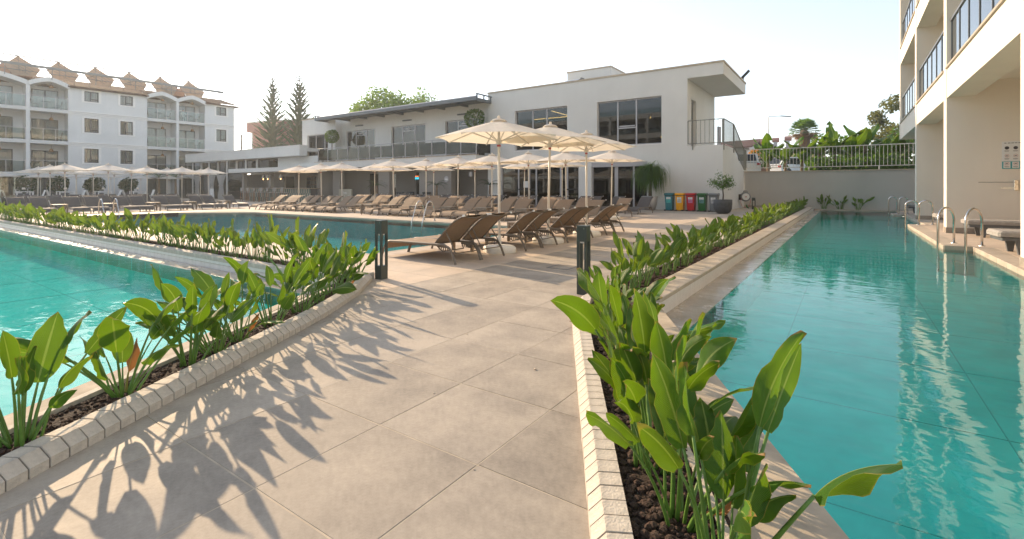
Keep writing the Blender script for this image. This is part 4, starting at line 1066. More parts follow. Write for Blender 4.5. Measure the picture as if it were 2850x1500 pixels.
for a, z, L in ((-2.75, .05, .75), (-.15, .0, .8), (-2.4, -.09, .42)):
    part('arm', B().tube([(0, -.05, z), (L * math.cos(a), -.05 + L * math.sin(a) * .6, z)], .009, 6), 'steel', tr_)

# sun beds on the hotel terrace
def deckbed(label, loc, rz):
    t = thing('sun_bed', label, 'sun bed', loc, rz, 'sun beds on the hotel terrace')
    part('mattress', B().bevbox(-1.0, 1.0, -.36, .36, .30, .40, .03), 'cushion', t); part('frame', B().bevbox(-.95, .95, -.33, .33, .23, .298, .01), 'alu_dark', t)
    for sx in (-.7, .7):
        for sy in (-.27, .27): part('leg', B().add([(sx - .07, sy - .03, .23), (sx + .07, sy - .03, .23), (sx + .07, sy + .03, .23), (sx - .07, sy + .03, .23), (sx - .035, sy - .03, 0), (sx + .035, sy - .03, 0), (sx + .035, sy + .03, 0), (sx - .035, sy + .03, 0)], [(0, 1, 2, 3), (7, 6, 5, 4), (4, 5, 1, 0), (5, 6, 2, 1), (6, 7, 3, 2), (7, 4, 0, 3)]), 'alu_dark', t)
deckbed('grey cushioned sun bed in front of the wall with the pool rules notice', (3.30, 15.65, 0), 0.0)
deckbed('grey cushioned sun bed at the right edge, nearest of the hotel terrace', (3.15, 12.1, 0), 0.05)
deckbed('grey cushioned sun bed half hidden behind the second cross wall', (3.1, 18.6, 0), 0.0)
deckbed('grey cushioned sun bed at the far end of the hotel terrace', (3.25, 28.2, 0), 0.0)
ch = thing('wicker_chair', 'brown wicker tub chair behind the second cross wall', 'chair', (3.0, 21.3, 0), R(30))
for sx in (-.2, .2):
    for sy in (-.2, .2): part('leg', B().bar((sx, sy, .4), (sx * 1.15, sy * 1.15, 0), .035, .035), 'wood_grey', ch)
part('seat', B().bevbox(-.25, .25, -.25, .25, .39, .44, .02), 'wood_grey', ch)
rows = []
for j in range(9):
    z = .44 + j * .055; rows.append([(.27 * math.sin(a), .25 * math.cos(a) * -1 + 0, z) for a in [-1.7 + i * 3.4 / 16 for i in range(17)]])
bk = B()
for r_ in rows[::1]:
    for p, q in zip(r_, r_[1:]): bk.bar(p, q, .012, .012)
for i in range(17): bk.bar(rows[0][i], rows[-1][min(16, i)], .012, .012)
part('woven_back', bk, 'wood_grey', ch)

# pool ladders
def ladder(label, a, b_, d, top=.74, slope=0.0):
    t = thing('pool_ladder', label, 'pool ladder')
    for (x, y) in (a, b_):
        L = math.hypot(*d); ux, uy = d[0] / L, d[1] / L
        pts = [(x, y, 0)]
        n = 10; r = L / 2
        pts.append((x, y, top - r))
        for i in range(1, n):
            w = math.pi * i / n; k = r - r * math.cos(w); pts.append((x + ux * k, y + uy * k, top - r + r * math.sin(w)))
        pts += [(x + ux * L, y + uy * L, top - r), (x + ux * (L + slope * .3), y + uy * (L + slope * .3), -.1), (x + ux * (L + slope * .5), y + uy * (L + slope * .5), -.95)]
        rl = part('rail', B().tube(pts, .021, 10), 'steel', t, True); part('flange', B().lathe([(.055, 0), (.05, .012), (.022, .016)], 14, x, y), 'steel', rl)
    for z in (-.3, -.55, -.8): part('tread', B().bar((a[0] + d[0], a[1] + d[1], z), (b_[0] + d[0], b_[1] + d[1], z), .09, .03), 'steel', t)
ladder('steel pool ladder nearest the camera in the hotel wing pool', (1.84, 13.5), (2.2, 13.12), (-.30, -.42))
ladder('steel pool ladder at the middle of the hotel wing pool', (1.83, 19.35), (2.2, 19.75), (-.32, .02))
ladder('steel pool ladder at the far end of the hotel wing pool', (1.86, 27.5), (2.2, 27.1), (-.30, .0))
def swan_ladder(label, x, y, sx, rz):
    t = thing('pool_ladder', label, 'pool ladder', (x, y, 0), rz)
    for s in (-sx, sx):
        pts = [(s, .30, 0), (s, .24, .5), (s, .12, .66), (s, -.02, .68), (s, -.15, .58), (s, -.42, -.05), (s, -.47, -.5), (s, -.47, -.95)]
        rl = part('rail', B().tube(pts, .019, 8), 'steel', t, True); part('flange', B().lathe([(.05, 0), (.045, .012), (.02, .016)], 12, s, .3), 'steel', rl)
    for z in (-.35, -.6): part('tread', B().box(-sx, sx, -.52, -.44, z, z + .03), 'steel', t)
swan_ladder('steel pool ladder at the far long side of the main pool', -11.95, 12.1, .22, R(8))
swan_ladder('steel pool ladder at the left end of the main pool behind the plants', -25.6, 7.3, .25, R(90))

# ---------------------------------------------------------------- left hotel
LB0 = Vector((-61.9, 14.55, 0)); LA = R(4)
lh = thing('balcony_hotel', 'four-storey white hotel with arched balcony bays, tiled roof and solar collectors', 'building', LB0, R(90) - LA)
# local x runs along the front (away from the camera), local -y is the front, local y goes into the building
FL = [0, 2.55, 5.55, 8.57, 10.9]
b = B()
def hbay(x0, x1): return x0, x1
bal = [(-11.0, -7.0), (-6.7, -2.92), (-2.66, 0.0), (6.31, 8.95), (9.19, 11.81)]
wal = [(0.0, 6.31, ((1.19, 2.29), (4.02, 5.07))), (11.81, 14.99, ((13.02, 14.11),))]
for x0, x1, ws in wal:
    hs = []
    for k, (za, zb) in enumerate(((.5, 1.9), (3.6, 5.0), (6.6, 8.0), (9.65, 10.65))):
        for a, c in ws: hs.append((a, c, za, zb))
    part('front_wall', wall_holes(B(), x0, x1, -.05, 10.9, 0.0, .3, hs), 'stucco_hotel', lh)
    for a, c, za, zb in hs:
        w = window(lh, a, c, za, zb, .10, (a + (c - a) * .46,), .07, m='frame_dark', glass='glass_hotel', trans=((a + (c - a) * .5, c - .06, za + .25),))
        sr_ = B(); sr_.box(a - .2, c + .2, -.03, -.001, zb + .001, zb + .17).box(a - .2, a - .001, -.031, -.001, za, zb).box(c + .001, c + .2, -.031, -.001, za, zb).box(a - .2, c + .2, -.04, -.001, za - .12, za - .001)
        part('surround', sr_, 'trim_white', w)
        cu = [[(a + (c - a) * i / 20, .34 + .02 * math.sin(i * 1.7), z) for i in range(21)] for z in (za, zb)]
        part('curtain', B().grid(cu), 'curtain', w)
    for zc in (2.55, 5.55, 8.57):
        part('cornice', B().box(x0 - .02, x1 + .02, -.10, -.001, zc - .06, zc + .04).box(x0 - .02, x1 + .02, -.06, -.0015, zc - .2, zc - .1).box(x0, x1, -.04, -.002, zc - .33, zc - .25), 'trim_white', lh)
part('end_wall', B().box(14.69, 14.99, .301, 11, -.05, 10.9), 'stucco_hotel', lh)
part('rear_wall', B().box(-11.0, 14.99, 11, 11.3, -.05, 10.9), 'stucco_hotel', lh)
part('inner_wall', B().box(-11.0, 0, 1.7, 1.9, -.05, 10.88), 'stucco_hotel', lh)
part('inner_wall', B().box(6.31, 11.81, 1.7, 1.9, -.05, 10.88), 'stucco_hotel', lh)
for x in (-6.7 - .3, -2.92, -.001, 6.31 - .0, 8.95, 11.81 - .0):
    w_ = .26
    part('cross_wall', B().box(x - (0 if x < -.5 or x == 8.95 else .0), x + (.24 if x == 8.95 else (.3 if x == -7.0 else (.26 if x == -2.92 else .001))), -.15 if x in (-7.0, -2.92, 8.95) else .0, 1.699, -.05, 10.95), 'stucco_hotel', lh)
side = B()
for x in (0.0, 6.31, 11.81): pass
for x0, x1 in bal:
    for k, zf in enumerate((2.55, 5.55, 8.57)):
        part('balcony_slab', B().box(x0, x1, -.12, 1.699, zf - .28, zf + .02).box(x0, x1, -.16, -.121, zf - .12, zf - .02), 'stucco_hotel', lh)
    for k, zf in enumerate((0.0, 2.57, 5.57, 8.59)):
        top = zf + 2.15 if zf < 8 else zf + 1.95
        a = x0 + (x1 - x0) * .12; c = x0 + (x1 - x0) * .82
        w = window(lh, a, c, zf, top, 1.60, ((a + c) / 2,), .07, m='frame_dark', glass='glass_hotel', name='balcony_door')
        cu = [[(a + (c - a) * i / 30, 1.685 + .008 * math.sin(i * 1.7), z) for i in range(31)] for z in (zf + .05, top - .06)]
        part('curtain', B().grid(cu), 'curtain' if (k + int(x0)) % 3 else 'curtain_grey', w)
        if k:
            # glass balustrade
            r_ = part('balcony_rail', B().box(x0 + .02, x1 - .02, -.06, -.02, zf + 1.1, zf + 1.14), 'alu', lh)
            n = 3
            for i in range(n):
                xa = x0 + .04 + (x1 - x0 - .08) * i / n; xb = x0 + .04 + (x1 - x0 - .08) * (i + 1) / n
                part('glass_panel', B().box(xa + .02, xb - .02, -.045, -.035, zf + .06, zf + 1.04), 'glass_rail', r_); part('post', B().box(xb - .02, xb + .02, -.06, -.02, zf + .021, zf + 1.1), 'alu', r_)
# arched beams over the top balconies
for x0, x1 in bal:
    n = 12; up, lo = [], []
    for i in range(n + 1):
        t = i / n; x = x0 - .1 + (x1 - x0 + .2) * t; hgt = 11.02 + .55 * (1 - abs(2 * t - 1) ** 1.35)
        up.append((x, hgt)); lo.append((x, hgt - .42))
    ab = B()
    for i in range(n):
        ab.add([(up[i][0], -.2, up[i][1]), (up[i + 1][0], -.2, up[i + 1][1]), (lo[i + 1][0], -.2, lo[i + 1][1]), (lo[i][0], -.2, lo[i][1]),
                (up[i][0], 1.9, up[i][1]), (up[i + 1][0], 1.9, up[i + 1][1]), (lo[i + 1][0], 1.9, lo[i + 1][1]), (lo[i][0], 1.9, lo[i][1])],
               [(0, 3, 2, 1), (0, 1, 5, 4), (3, 7, 6, 2)])
    part('arched_beam', ab, 'stucco_hotel', lh)
# tiled roof: rows of tiles as real ridges
def tiled_roof(x0, x1, y0, y1, z0, z1):
    rt = B(); n = max(4, int((x1 - x0) / .22)); m = 7
    rows = []
    for j in range(m + 1):
        t = j / m; y = y0 + (y1 - y0) * t; z = z0 + (z1 - z0) * t
        for dz in ((0.0,) if j == 0 else (0.03, 0.0)):
            rows.append([(x0 + (x1 - x0) * i / (2 * n), y, z + dz + (.045 if i % 2 else 0)) for i in range(2 * n + 1)])
    rt.grid(rows); rt.box(x0, x1, y0 + .02, y1, z0 - .12, z0 - .03)
    part('tiled_roof', rt, 'roof_tile', lh)
tiled_roof(-.05, 6.36, -.45, 5.0, 10.95, 12.3); tiled_roof(11.8, 15.5, -.45, 5.0, 10.95, 12.3); tiled_roof(-11, -.1, 1.9, 5.0, 11.55, 12.3); tiled_roof(6.4, 11.75, 1.9, 5.0, 11.55, 12.3)
part('roof_back', B().box(-11, 15.4, 5.01, 11.3, 10.9, 12.2), 'roof_tile', lh)
for x in (-4.4, 8.3):
    c_ = part('chimney_stack', B().box(x, x + 2.2, 2.2, 3.2, 11.4, 12.55), 'terracotta', lh)
    for i in range(5): part('chimney_pot', B().lathe([(.12, 12.551), (.12, 12.8), (.16, 12.82), (.16, 12.9)], 8, x + .25 + i * .42, 2.7), 'terracotta', c_)
# pendant lamps and balcony furniture
tb_ = B()
k = 0
for bi, (x0, x1) in enumerate(bal[1:]):
    for fi, zf in enumerate((2.57, 5.57, 8.59)):
        xm = (x0 + x1) / 2
        w = Vector(LB0) + Matrix.Rotation(R(90) - LA, 3, 'Z') @ Vector((xm + .2, .5, zf + 2.0 if fi < 2 else zf + 2.05))
        nm = ('first', 'second', 'third')[fi] + ' floor, ' + nth(bi) + ' balcony bay of the hotel'
        t = thing('cane_lamp', 'cane lamp hanging on the ' + nm, 'lamp', w, 0, 'cane lamps of the hotel balconies')
        part('shade', B().lathe([(.05, .28), (.13, .18), (.17, 0)], 10), 'lamp_cane', t, True); part('cord', B().tube([(0, 0, .28), (0, 0, .62)], .01, 4), 'plastic_black', t)
        w = Vector(LB0) + Matrix.Rotation(R(90) - LA, 3, 'Z') @ Vector((xm - .1, .6, zf + .02))
        t = thing('balcony_table', 'small dark table on the ' + nm, 'table', w, R(90) - LA, 'hotel balcony tables')
        part('top', B().bevbox(-.35, .35, -.35, .35, .70, .73, .01), 'frame_dark', t); part('pedestal', B().box(-.03, .03, -.03, .03, .02, .7).box(-.22, .22, -.22, .22, 0, .03), 'frame_dark', t)
        for s in (-1, 1):
            w = Vector(LB0) + Matrix.Rotation(R(90) - LA, 3, 'Z') @ Vector((xm - .1 + s * .8, .6, zf + .02))
            t = thing('balcony_chair', 'dark chair, %s one on the %s' % ('left' if s < 0 else 'right', nm), 'chair', w, R(90) - LA + (R(90) if s < 0 else -R(90)), 'hotel balcony chairs')
            part('seat', B().bevbox(-.24, .24, -.24, .24, .40, .45, .02), 'frame_dark', t); part('backrest', B().bar((0, .22, .42), (0, .3, .85), .46, .04), 'frame_dark', t)
            for sx in (-.2, .2):
                for sy in (-.2, .2): part('leg', B().box(sx - .015, sx + .015, sy - .015, sy + .015, 0, .4), 'frame_dark', t)
# solar collectors and their pipe rails on the roof
for i in range(6):
    t0 = -3.25 + i * 2.8
    w = Vector(LB0) + Matrix.Rotation(R(90) - LA, 3, 'Z') @ Vector((t0, 2.6, 11.9))
    t = thing('solar_collector', 'tilted roof solar collector on a steel frame, %s from the left' % nth(i), 'solar panel', w, R(90) - LA, 'solar collectors on the hotel roof')
    pn = B(); ri, le = Vector((1.35, -.8, .5)), Vector((-.75, -.8, .55)); ap = Vector((0, -.8, 1.5)); up = Vector((0.2, 1.3, .9))
    def quad(p, q, d, th=.05):
        o_ = [p, q, q + d, p + d]; nn = (q - p).cross(d).normalized() * th
        return [tuple(v) for v in o_] + [tuple(v + nn) for v in o_]
    fs = [(0, 1, 2, 3), (7, 6, 5, 4), (0, 4, 5, 1), (1, 5, 6, 2), (2, 6, 7, 3), (3, 7, 4, 0)]
    def pp_(x, z, o_=0.0): return (x, -.8 - (1.5 - z) * .45 + o_, z)
    oc = [(0, 1.62), (1.52, .5), (1.1, -.3), (-.4, -.35), (-.9, .58)]
    part('panel', B().add([pp_(x, z) for x, z in oc] + [pp_(x, z, .07) for x, z in oc], [(4, 3, 2, 1, 0), (5, 6, 7, 8, 9)] + [(q, (q + 1) % 5, 5 + (q + 1) % 5, 5 + q) for q in range(5)]), 'collector_tan', t)
    fr = B()
    for k_ in range(1, 5):
        f_ = k_ / 5; x0_, z0_ = -.82 * f_, 1.5 - .92 * f_; fr.bar(pp_(x0_, z0_, -.03), pp_(x0_ + 1.3, z0_ - .92, -.03), .025, .025)
    fr.bar(pp_(.02, 1.5, -.03), pp_(.02, .05, -.03), .03, .03); fr.bar(pp_(.45, 1.17, -.03), pp_(.45, .05, -.03), .03, .03)
    fr.bar(pp_(-.9, .62, -.03), pp_(-.12, 1.58, -.03), .03, .03); fr.bar(pp_(-.12, 1.58, -.03), pp_(0, 1.65, -.03), .03, .03)
    fr.bar(pp_(-.5, .05), (-.5, -.8, -.5), .04, .04); fr.bar(pp_(1.15, .1), (1.15, -.8, -.5), .04, .04)
    part('frame', fr, 'pipe_grey', t)
sr2 = thing('roof_pipe_rail', 'long galvanised pipe rails carrying the roof solar collectors', 'pipe rail', LB0, R(90) - LA)
part('upper_pipe', B().tube([(-11, 1.8, 13.5), (10.9, 1.8, 13.5)], .06, 6), 'pipe_grey', sr2)
part('lower_beam', B().box(-11, 13.6, -.62, -.4, 12.22, 12.44), 'pipe_grey', sr2)
part('rear_pipe', B().tube([(-11, 1.0, 12.05), (12.5, 1.0, 12.05)], .03, 6), 'pipe_grey', sr2)
for x in (-8, -4.3, -1.2, 2, 5.2, 8.4, 13.4): part('strut', B().bar((x, -.5, 12.3), (x, -.3, 11.3), .05, .05).bar((x, -.5, 12.3), (x - .6, 1.0, 12.05), .04, .04), 'pipe_grey', sr2)
# ---------------------------------------------------------------- sun loungers
def make_lounger(sl):
    t = thing('sun_lounger', 'x', 'sun lounger')
    rail = [(0.0, 0), (.05, .12), (.11, .215), (.2, .258), (.45, .265), (1.25, .275), (1.47, .275), (1.57, .235), (1.64, .14), (1.70, 0)]
    for s in (-.29, .29):
        part('side_rail', B().tube([(x, s, z) for x, z in rail], .0175, 6, 0, True, (1.0, 1.25)), 'frame_taupe', t)
    def sheet2(path, w, puff, th=.012):
        b = B(); top = []; bot = []
        for i, (x, z) in enumerate(path):
            top.append([(x, w * (k / 6 - 1), z + puff * (1 if i % 3 else 0.0)) for k in range(13)]); bot.append([(x, w * (k / 6 - 1), z - th) for k in range(12, -1, -1)])
        b.grid(top); b.grid(bot)
        return b
    def dens(path, n):
        out = []
        for (x0, z0), (x1, z1) in zip(path, path[1:]):
            for k in range(n): out.append((x0 + (x1 - x0) * k / n, z0 + (z1 - z0) * k / n))
        return out + [path[-1]]
    seat = dens([(.045, .13), (.11, .222), (.2, .268), (.45, .278), (.75, .272), (1.0, .275), (1.27, .287)], 3)
    part('seat_sling', sheet2(seat, .272, .006), sl, t, True)
    back = [(1.22, .283), (1.34, .395), (1.48, .525), (1.60, .625), (1.70, .685), (1.83, .735)]
    part('back_sling', sheet2(dens(back, 3), .255, .012, .02), sl, t, True)
    part('back_rail', B().tube([(x + .012, .268, z - .01) for x, z in back], .014, 6), 'frame_taupe', t)
    bf = part('back_rail', B().tube([(x + .012, -.268, z - .01) for x, z in back], .014, 6), 'frame_taupe', t)
    part('top_bar', B().tube([(1.845, -.27, .73), (1.82, -.12, .70), (1.815, 0, .692), (1.82, .12, .70), (1.845, .27, .73)], .013, 6), 'frame_taupe', bf)
    part('end_cap', B().cbox(1.85, -.275, .735, .03, .03, .03), 'trim_white', bf)
    part('end_cap', B().cbox(1.85, .275, .735, .03, .03, .03), 'trim_white', bf)
    pr = part('prop_bar', B().tube([(1.46, -.24, .47), (1.58, -.25, .30), (1.66, -.25, .16), (1.66, .25, .16), (1.58, .25, .30), (1.46, .24, .47)], .010, 6), 'frame_taupe', t)
    part('cross_bar', B().tube([(1.30, -.28, .255), (1.38, -.24, .17), (1.38, .24, .17), (1.30, .28, .255)], .010, 6).tube([(.28, -.28, .25), (.28, .28, .25)], .012, 6), 'frame_taupe', t)
    for s in (-.262, .262):
        rt = B().box(1.31, 1.53, s - .005, s + .005, .232, .262)
        for i in range(5): rt.cbox(1.33 + i * .045, s, .225 - i * .004, .012, .012, .05)
        part('ratchet', rt, 'frame_taupe', t)
    return t
LG = {k: make_lounger(k) for k in ('sling', 'sling_grey')}
LG_used = set()
def lounger(label, group, x, y, rz, kind='sling'):
    o = LG[kind] if kind not in LG_used else copy_tree(LG[kind])
    LG_used.add(kind)
    o.location = (x, y, 0); o.rotation_euler.z = rz; o['label'] = label; o['group'] = group
    return o
def row(xs, along, label, group, kind='sling', jit=.03):
    """label has one %s for the ordinal"""
    for i, v in enumerate(xs):
        x, y, rz = along(v)
        lounger(label % nth(i), group, x + rnd.uniform(-jit, jit), y + rnd.uniform(-jit, jit), rz + rnd.uniform(-.05, .05), kind)
row([5.84, 6.46, 7.6, 8.23, 9.36, 10.0, 11.2, 11.86], lambda v: (-6.47, v, 0), 'brown sling lounger seen from behind, %s from the camera in the near row', 'loungers in the near row', jit=.015)
far1 = [-25.75, -24.8, -24.2, -23.25, -22.6, -21.5, -20.9, -19.95, -19.3, -16.6, -15.6, -15.0, -13.9, -13.25, -12.2, -11.55, -10.45, -9.8, -8.7, -8.05, -7.0]
row(far1, lambda v: (v, 13.4, R(90)), 'brown lounger, %s from the left in the front row beyond the main pool', 'loungers in the front row beyond the pool')
far2 = [-23.4, -22.8, -21.6, -21.0, -19.8, -19.2, -18.0, -17.4, -16.2, -15.6, -14.4, -13.8, -12.6, -12.0, -10.8, -10.2, -9.0, -7.2]
row(far2, lambda v: (v, 16.75, R(90)), 'brown lounger, %s from the left in the second row beyond the main pool', 'loungers in the second row beyond the pool')
far3 = [-26.0, -25.3, -23.8, -23.2, -22.0, -21.4, -20.1, -19.5, -18.2, -17.6, -16.3, -15.7, -14.4, -13.8, -12.5, -11.9, -10.6, -10.0, -8.8, -7.6]
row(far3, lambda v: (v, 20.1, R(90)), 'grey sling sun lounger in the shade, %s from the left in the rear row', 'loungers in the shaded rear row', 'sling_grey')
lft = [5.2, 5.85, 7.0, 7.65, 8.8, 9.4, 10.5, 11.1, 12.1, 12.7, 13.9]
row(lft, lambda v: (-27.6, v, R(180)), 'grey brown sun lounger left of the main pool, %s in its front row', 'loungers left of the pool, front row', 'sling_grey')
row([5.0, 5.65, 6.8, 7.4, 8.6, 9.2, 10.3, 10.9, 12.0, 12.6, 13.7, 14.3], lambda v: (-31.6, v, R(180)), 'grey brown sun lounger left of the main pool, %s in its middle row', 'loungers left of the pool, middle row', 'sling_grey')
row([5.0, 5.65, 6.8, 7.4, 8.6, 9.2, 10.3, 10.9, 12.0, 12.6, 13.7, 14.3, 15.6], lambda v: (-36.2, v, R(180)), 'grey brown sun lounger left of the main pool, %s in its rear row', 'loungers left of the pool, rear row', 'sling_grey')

# ---------------------------------------------------------------- side tables
ST = thing('side_table', 'x', 'side table')
part('top', B().bevbox(-.25, .25, -.25, .25, .385, .415, .006), 'wood_grey', ST)
for sx in (-.22, .22):
    for sy in (-.22, .22): part('leg', B().box(sx - .025, sx + .025, sy - .025, sy + .025, 0, .384), 'wood_grey', ST)
part('apron', B().box(-.195, .195, -.235, -.215, .33, .383).box(-.195, .195, .215, .235, .33, .383), 'wood_grey', ST)
st_used = []
def side_table(label, group, x, y):
    o = ST if not st_used else copy_tree(ST); st_used.append(1)
    o.location = (x, y, 0); o['label'] = label; o['group'] = group
for i, y in enumerate((7.02, 8.80, 10.6)): side_table('small brown side table between near loungers, %s from the camera' % nth(i), 'side tables of the near row', -5.75, y)
for i, x in enumerate((-25.3, -23.72, -22.05, -20.42, -17.95, -17.3, -16.1, -14.45, -12.72, -11.0, -9.25, -7.55)): side_table('brown side table, %s from the left in the front row beyond the main pool' % nth(i), 'side tables beyond the pool', x, 14.25)
for i, x in enumerate((-20.4, -18.6, -16.8, -15.0, -13.2, -11.4, -9.6)): side_table('brown side table, %s from the left in the second row beyond the main pool' % nth(i), 'side tables in the second row', x, 17.7)
for i, y in enumerate((6.42, 8.2, 9.95, 11.6, 13.3)): side_table('brown side table, %s from the left at the left end of the main pool' % nth(i), 'side tables left of the pool', -28.6, y)

# ---------------------------------------------------------------- parasols
def make_parasol():
    t = thing('parasol', 'x', 'parasol')
    part('pole', B().tube([(0, 0, .1), (0, 0, 2.40)], .024, 8), 'pole_white', t, True)
    n = 8; Rr, zt, za = 1.18, 2.10, 2.44
    b = B(); rings = 5; pts = []
    for j in range(rings + 1):
        f = j / rings; ring = []
        for k in range(n * 4):
            a = 2 * math.pi * k / (n * 4); e = (k % 4) / 4; sag = math.sin(math.pi * e)     # 0 at ribs, 1 mid panel
            cosf = math.cos(math.pi / n) / math.cos((e - .5) * 2 * math.pi / n)              # straight edge of the octagon
            r = f * Rr * cosf * (1 - .035 * sag * f); z = za + (zt - za) * (f ** 1.06) - .035 * sag * f * (1 - .6 * f) + .02 * sag * f ** 3
            ring.append((r * math.cos(a), r * math.sin(a), z))
        pts.append(ring)
    for j in range(1, rings + 1): pts[j].append(pts[j][0])
    pts[0].append(pts[0][0])
    b.grid(pts[::-1])
    cv = part('canopy', b, 'canvas', t, True)
    part('vent_cap', B().lathe([(.16, 2.415), (.12, 2.45), (.03, 2.475), (.025, 2.52), (.0, 2.53)], 12), 'canvas', t, True)
    part('hub', B().lathe([(.05, 2.0), (.055, 2.06), (.03, 2.1)], 10), 'pole_white', t)
    for k in range(n):
        a = 2 * math.pi * k / n; c, s = math.cos(a), math.sin(a)
        rb = part('rib', B().bar((.02 * c, .02 * s, za - .03), (Rr * .985 * c, Rr * .985 * s, zt - .012), .018, .022), 'pole_white', t)
        part('strut', B().bar((.05 * c, .05 * s, 2.05), (.58 * c, .58 * s, za + (zt - za) * .52 - .03), .012, .014), 'pole_white', rb)
    part('strap', B().box(-.026, .026, -.026, .026, 1.95, 1.985), 'print_red', t)
    bs = B()
    for q in range(4):
        a0 = q * math.pi / 2
    ring = [(.30 * math.cos(a) * (1 + .10 * math.cos(4 * a)), .30 * math.sin(a) * (1 + .10 * math.cos(4 * a))) for a in [i / 32 * 6.2832 for i in range(32)]]
    v = []; 
    for sc, z in ((1, 0.0), (1.02, .03), (1.0, .09), (.9, .115), (.2, .12)): v.append([(x * sc, y * sc, z) for x, y in ring])
    for rr in v: rr.append(rr[0])
    bs.grid(v); part('base', bs, 'base_white', t, True)
    part('base_tube', B().lathe([(.034, .11), (.034, .3)], 10), 'pole_white', t)
    return t
PA = make_parasol(); pa_used = []
def parasol(label, group, x, y, lean=0.0, s=1.0):
    o = PA if not pa_used else copy_tree(PA); pa_used.append(1)
    o.location = (x, y, 0); o.rotation_euler = (rnd.uniform(-.022, .022), lean + rnd.uniform(-.02, .02), rnd.uniform(0, .78)); o['label'] = label; o['group'] = group
    s *= rnd.uniform(.975, 1.02); o.scale = (s, s, s)
for i, (x, y) in enumerate(((-5.12, 7.07), (-5.13, 8.80), (-5.11, 10.60))): parasol('cream parasol over the near loungers, %s from the camera' % nth(i), 'parasols of the near row', x, y, 0, .985)
for i, x in enumerate((-26.1, -23.9, -22.1, -17.55, -15.45, -13.6, -11.8, -10.0, -8.4, -7.05)): parasol('cream parasol, %s from the left in the front row beyond the main pool' % nth(i), 'parasols in the front row beyond the pool', x, 15.75 + (.9 if i == 9 else 0) + (.5 if i < 3 else 0))
for i, (x, y) in enumerate(((-22.3, 18.6), (-18.3, 19.2), (-15.6, 19.4), (-13.0, 20.0), (-10.9, 20.0), (-21.0, 18.9))): parasol('cream parasol, %s of the second row beyond the main pool' % nth(i), 'parasols in the second row beyond the pool', x, y)
for i, y in enumerate((8.2, 10.1, 12.0, 13.9, 15.5)): parasol('white parasol left of the main pool, %s in its front row' % nth(i), 'parasols left of the pool, front row', -35.4, y)
for i, (x, y) in enumerate(((-43.4, 8.7), (-39.7, 8.5), (-42.6, 10.4), (-39.5, 10.5), (-42.6, 12.5), (-38.6, 12.2), (-38.2, 14.1), (-37.8, 16.0))): parasol('white parasol behind the front ones at the left, %s counted from the left' % nth(i), 'parasols left of the pool, rear rows', x, y)
for i, px_ in enumerate((6.6, 9.2, 11.6, 14.0, 16.4, 18.8, 21.2)): parasol('pale shaded parasol before the hotel ground floor, %s from the left' % nth(i), 'shaded parasols before the hotel', -57.0, px_, 0, .98)
# dining tables with white chairs before the hotel
DT = thing('dining_table', 'x', 'table')
part('top', B().bevbox(-.5, .5, -.5, .5, .80, .84, .01), 'trim_white', DT)
for sx in (-.45, .45):
    for sy in (-.45, .45): part('leg', B().box(sx - .035, sx + .035, sy - .035, sy + .035, 0, .799), 'trim_white', DT)
DC = thing('dining_chair', 'x', 'chair')
part('seat', B().bevbox(-.23, .23, -.23, .23, .42, .45, .01), 'trim_white', DC); part('backrest', B().bar((0, .2, .43), (0, .36, .95), .46, .03), 'trim_white', DC)
for sx in (-.2, .2): part('leg', B().bar((sx, -.2, 0), (sx, .15, .43), .03, .03).bar((sx, .25, 0), (sx, -.15, .43), .03, .03), 'trim_white', DC)
for i, y in enumerate((7.4, 9.9, 12.4, 14.9, 17.4)):
    o = DT if i == 0 else copy_tree(DT); o.location = (-53.5, y, 0); o['label'] = 'white square dining table in the shade before the hotel, %s from the left' % nth(i); o['group'] = 'dining tables before the hotel'
    tl_ = thing('table_lamp', 'small lamp with a warm cream shade on the %s dining table before the hotel' % nth(i), 'lamp', (-53.5, y, .84), 0, 'lamps on the dining tables')
    part('shade', B().lathe([(.12, .16), (.08, .32)], 10), 'canvas', tl_, True); part('stem', B().lathe([(.07, 0), (.07, .015), (.012, .02), (.012, .18)], 8), 'frame_dark', tl_)
    for k, s in enumerate((-1, 1)):
        o = DC if i == 0 and k == 0 else copy_tree(DC); o.location = (-53.3, y + s * .85, 0); o.rotation_euler.z = R(180) if s < 0 else 0
        o['label'] = 'white folding chair %s of the %s dining table before the hotel' % ('left' if s < 0 else 'right', nth(i)); o['group'] = 'dining chairs before the hotel'
gp = thing('glass_screen', 'narrow clear glass wind screen standing behind the plants at the left', 'screen', (-30.6, 5.1, 0))
part('pane', B().box(-.012, .012, -.28, .28, .05, 1.6), 'glass_rail', gp); part('foot', B().bevbox(-.1, .1, -.3, .3, 0, .05, .01), 'alu', gp)

# ---------------------------------------------------------------- bollard lamps
def bollard(label, x, y, h=.74, w=.115, rz=0.0):
    t = thing('bollard_lamp', label, 'bollard', (x, y, 0), rz)
    a = w / 2
    part('head', B().bevbox(-a, a, -a, a, h - .17, h, .004), 'bollard_green', t)
    for sx in (-1, 1):
        for sy in (-1, 1): part('post', B().cbox(sx * (a - .014), sy * (a - .014), h * .5 - .03, .026, .026, h - .28), 'bollard_green', t)
    part('foot', B().bevbox(-a, a, -a, a, 0, .17, .004), 'bollard_green', t); part('lens', B().box(-a * .5, a * .5, -a * .5, a * .5, h - .19, h - .171), 'paper', t)
    part('screw', B().lathe([(.006, 0), (.006, .003)], 8), 'steel', t, loc=(a * .5, -a, h - .03), rot=(R(90), 0, 0))
bollard('dark green square bollard lamp at the tip of the left planter', -4.84, 4.14, rz=R(4))
bollard('dark green square bollard lamp beside the right planter', -2.345, 4.79, rz=R(3))
bollard('small dark bollard lamp in front of the rear wall', -4.05, 28.6, .62, .16)

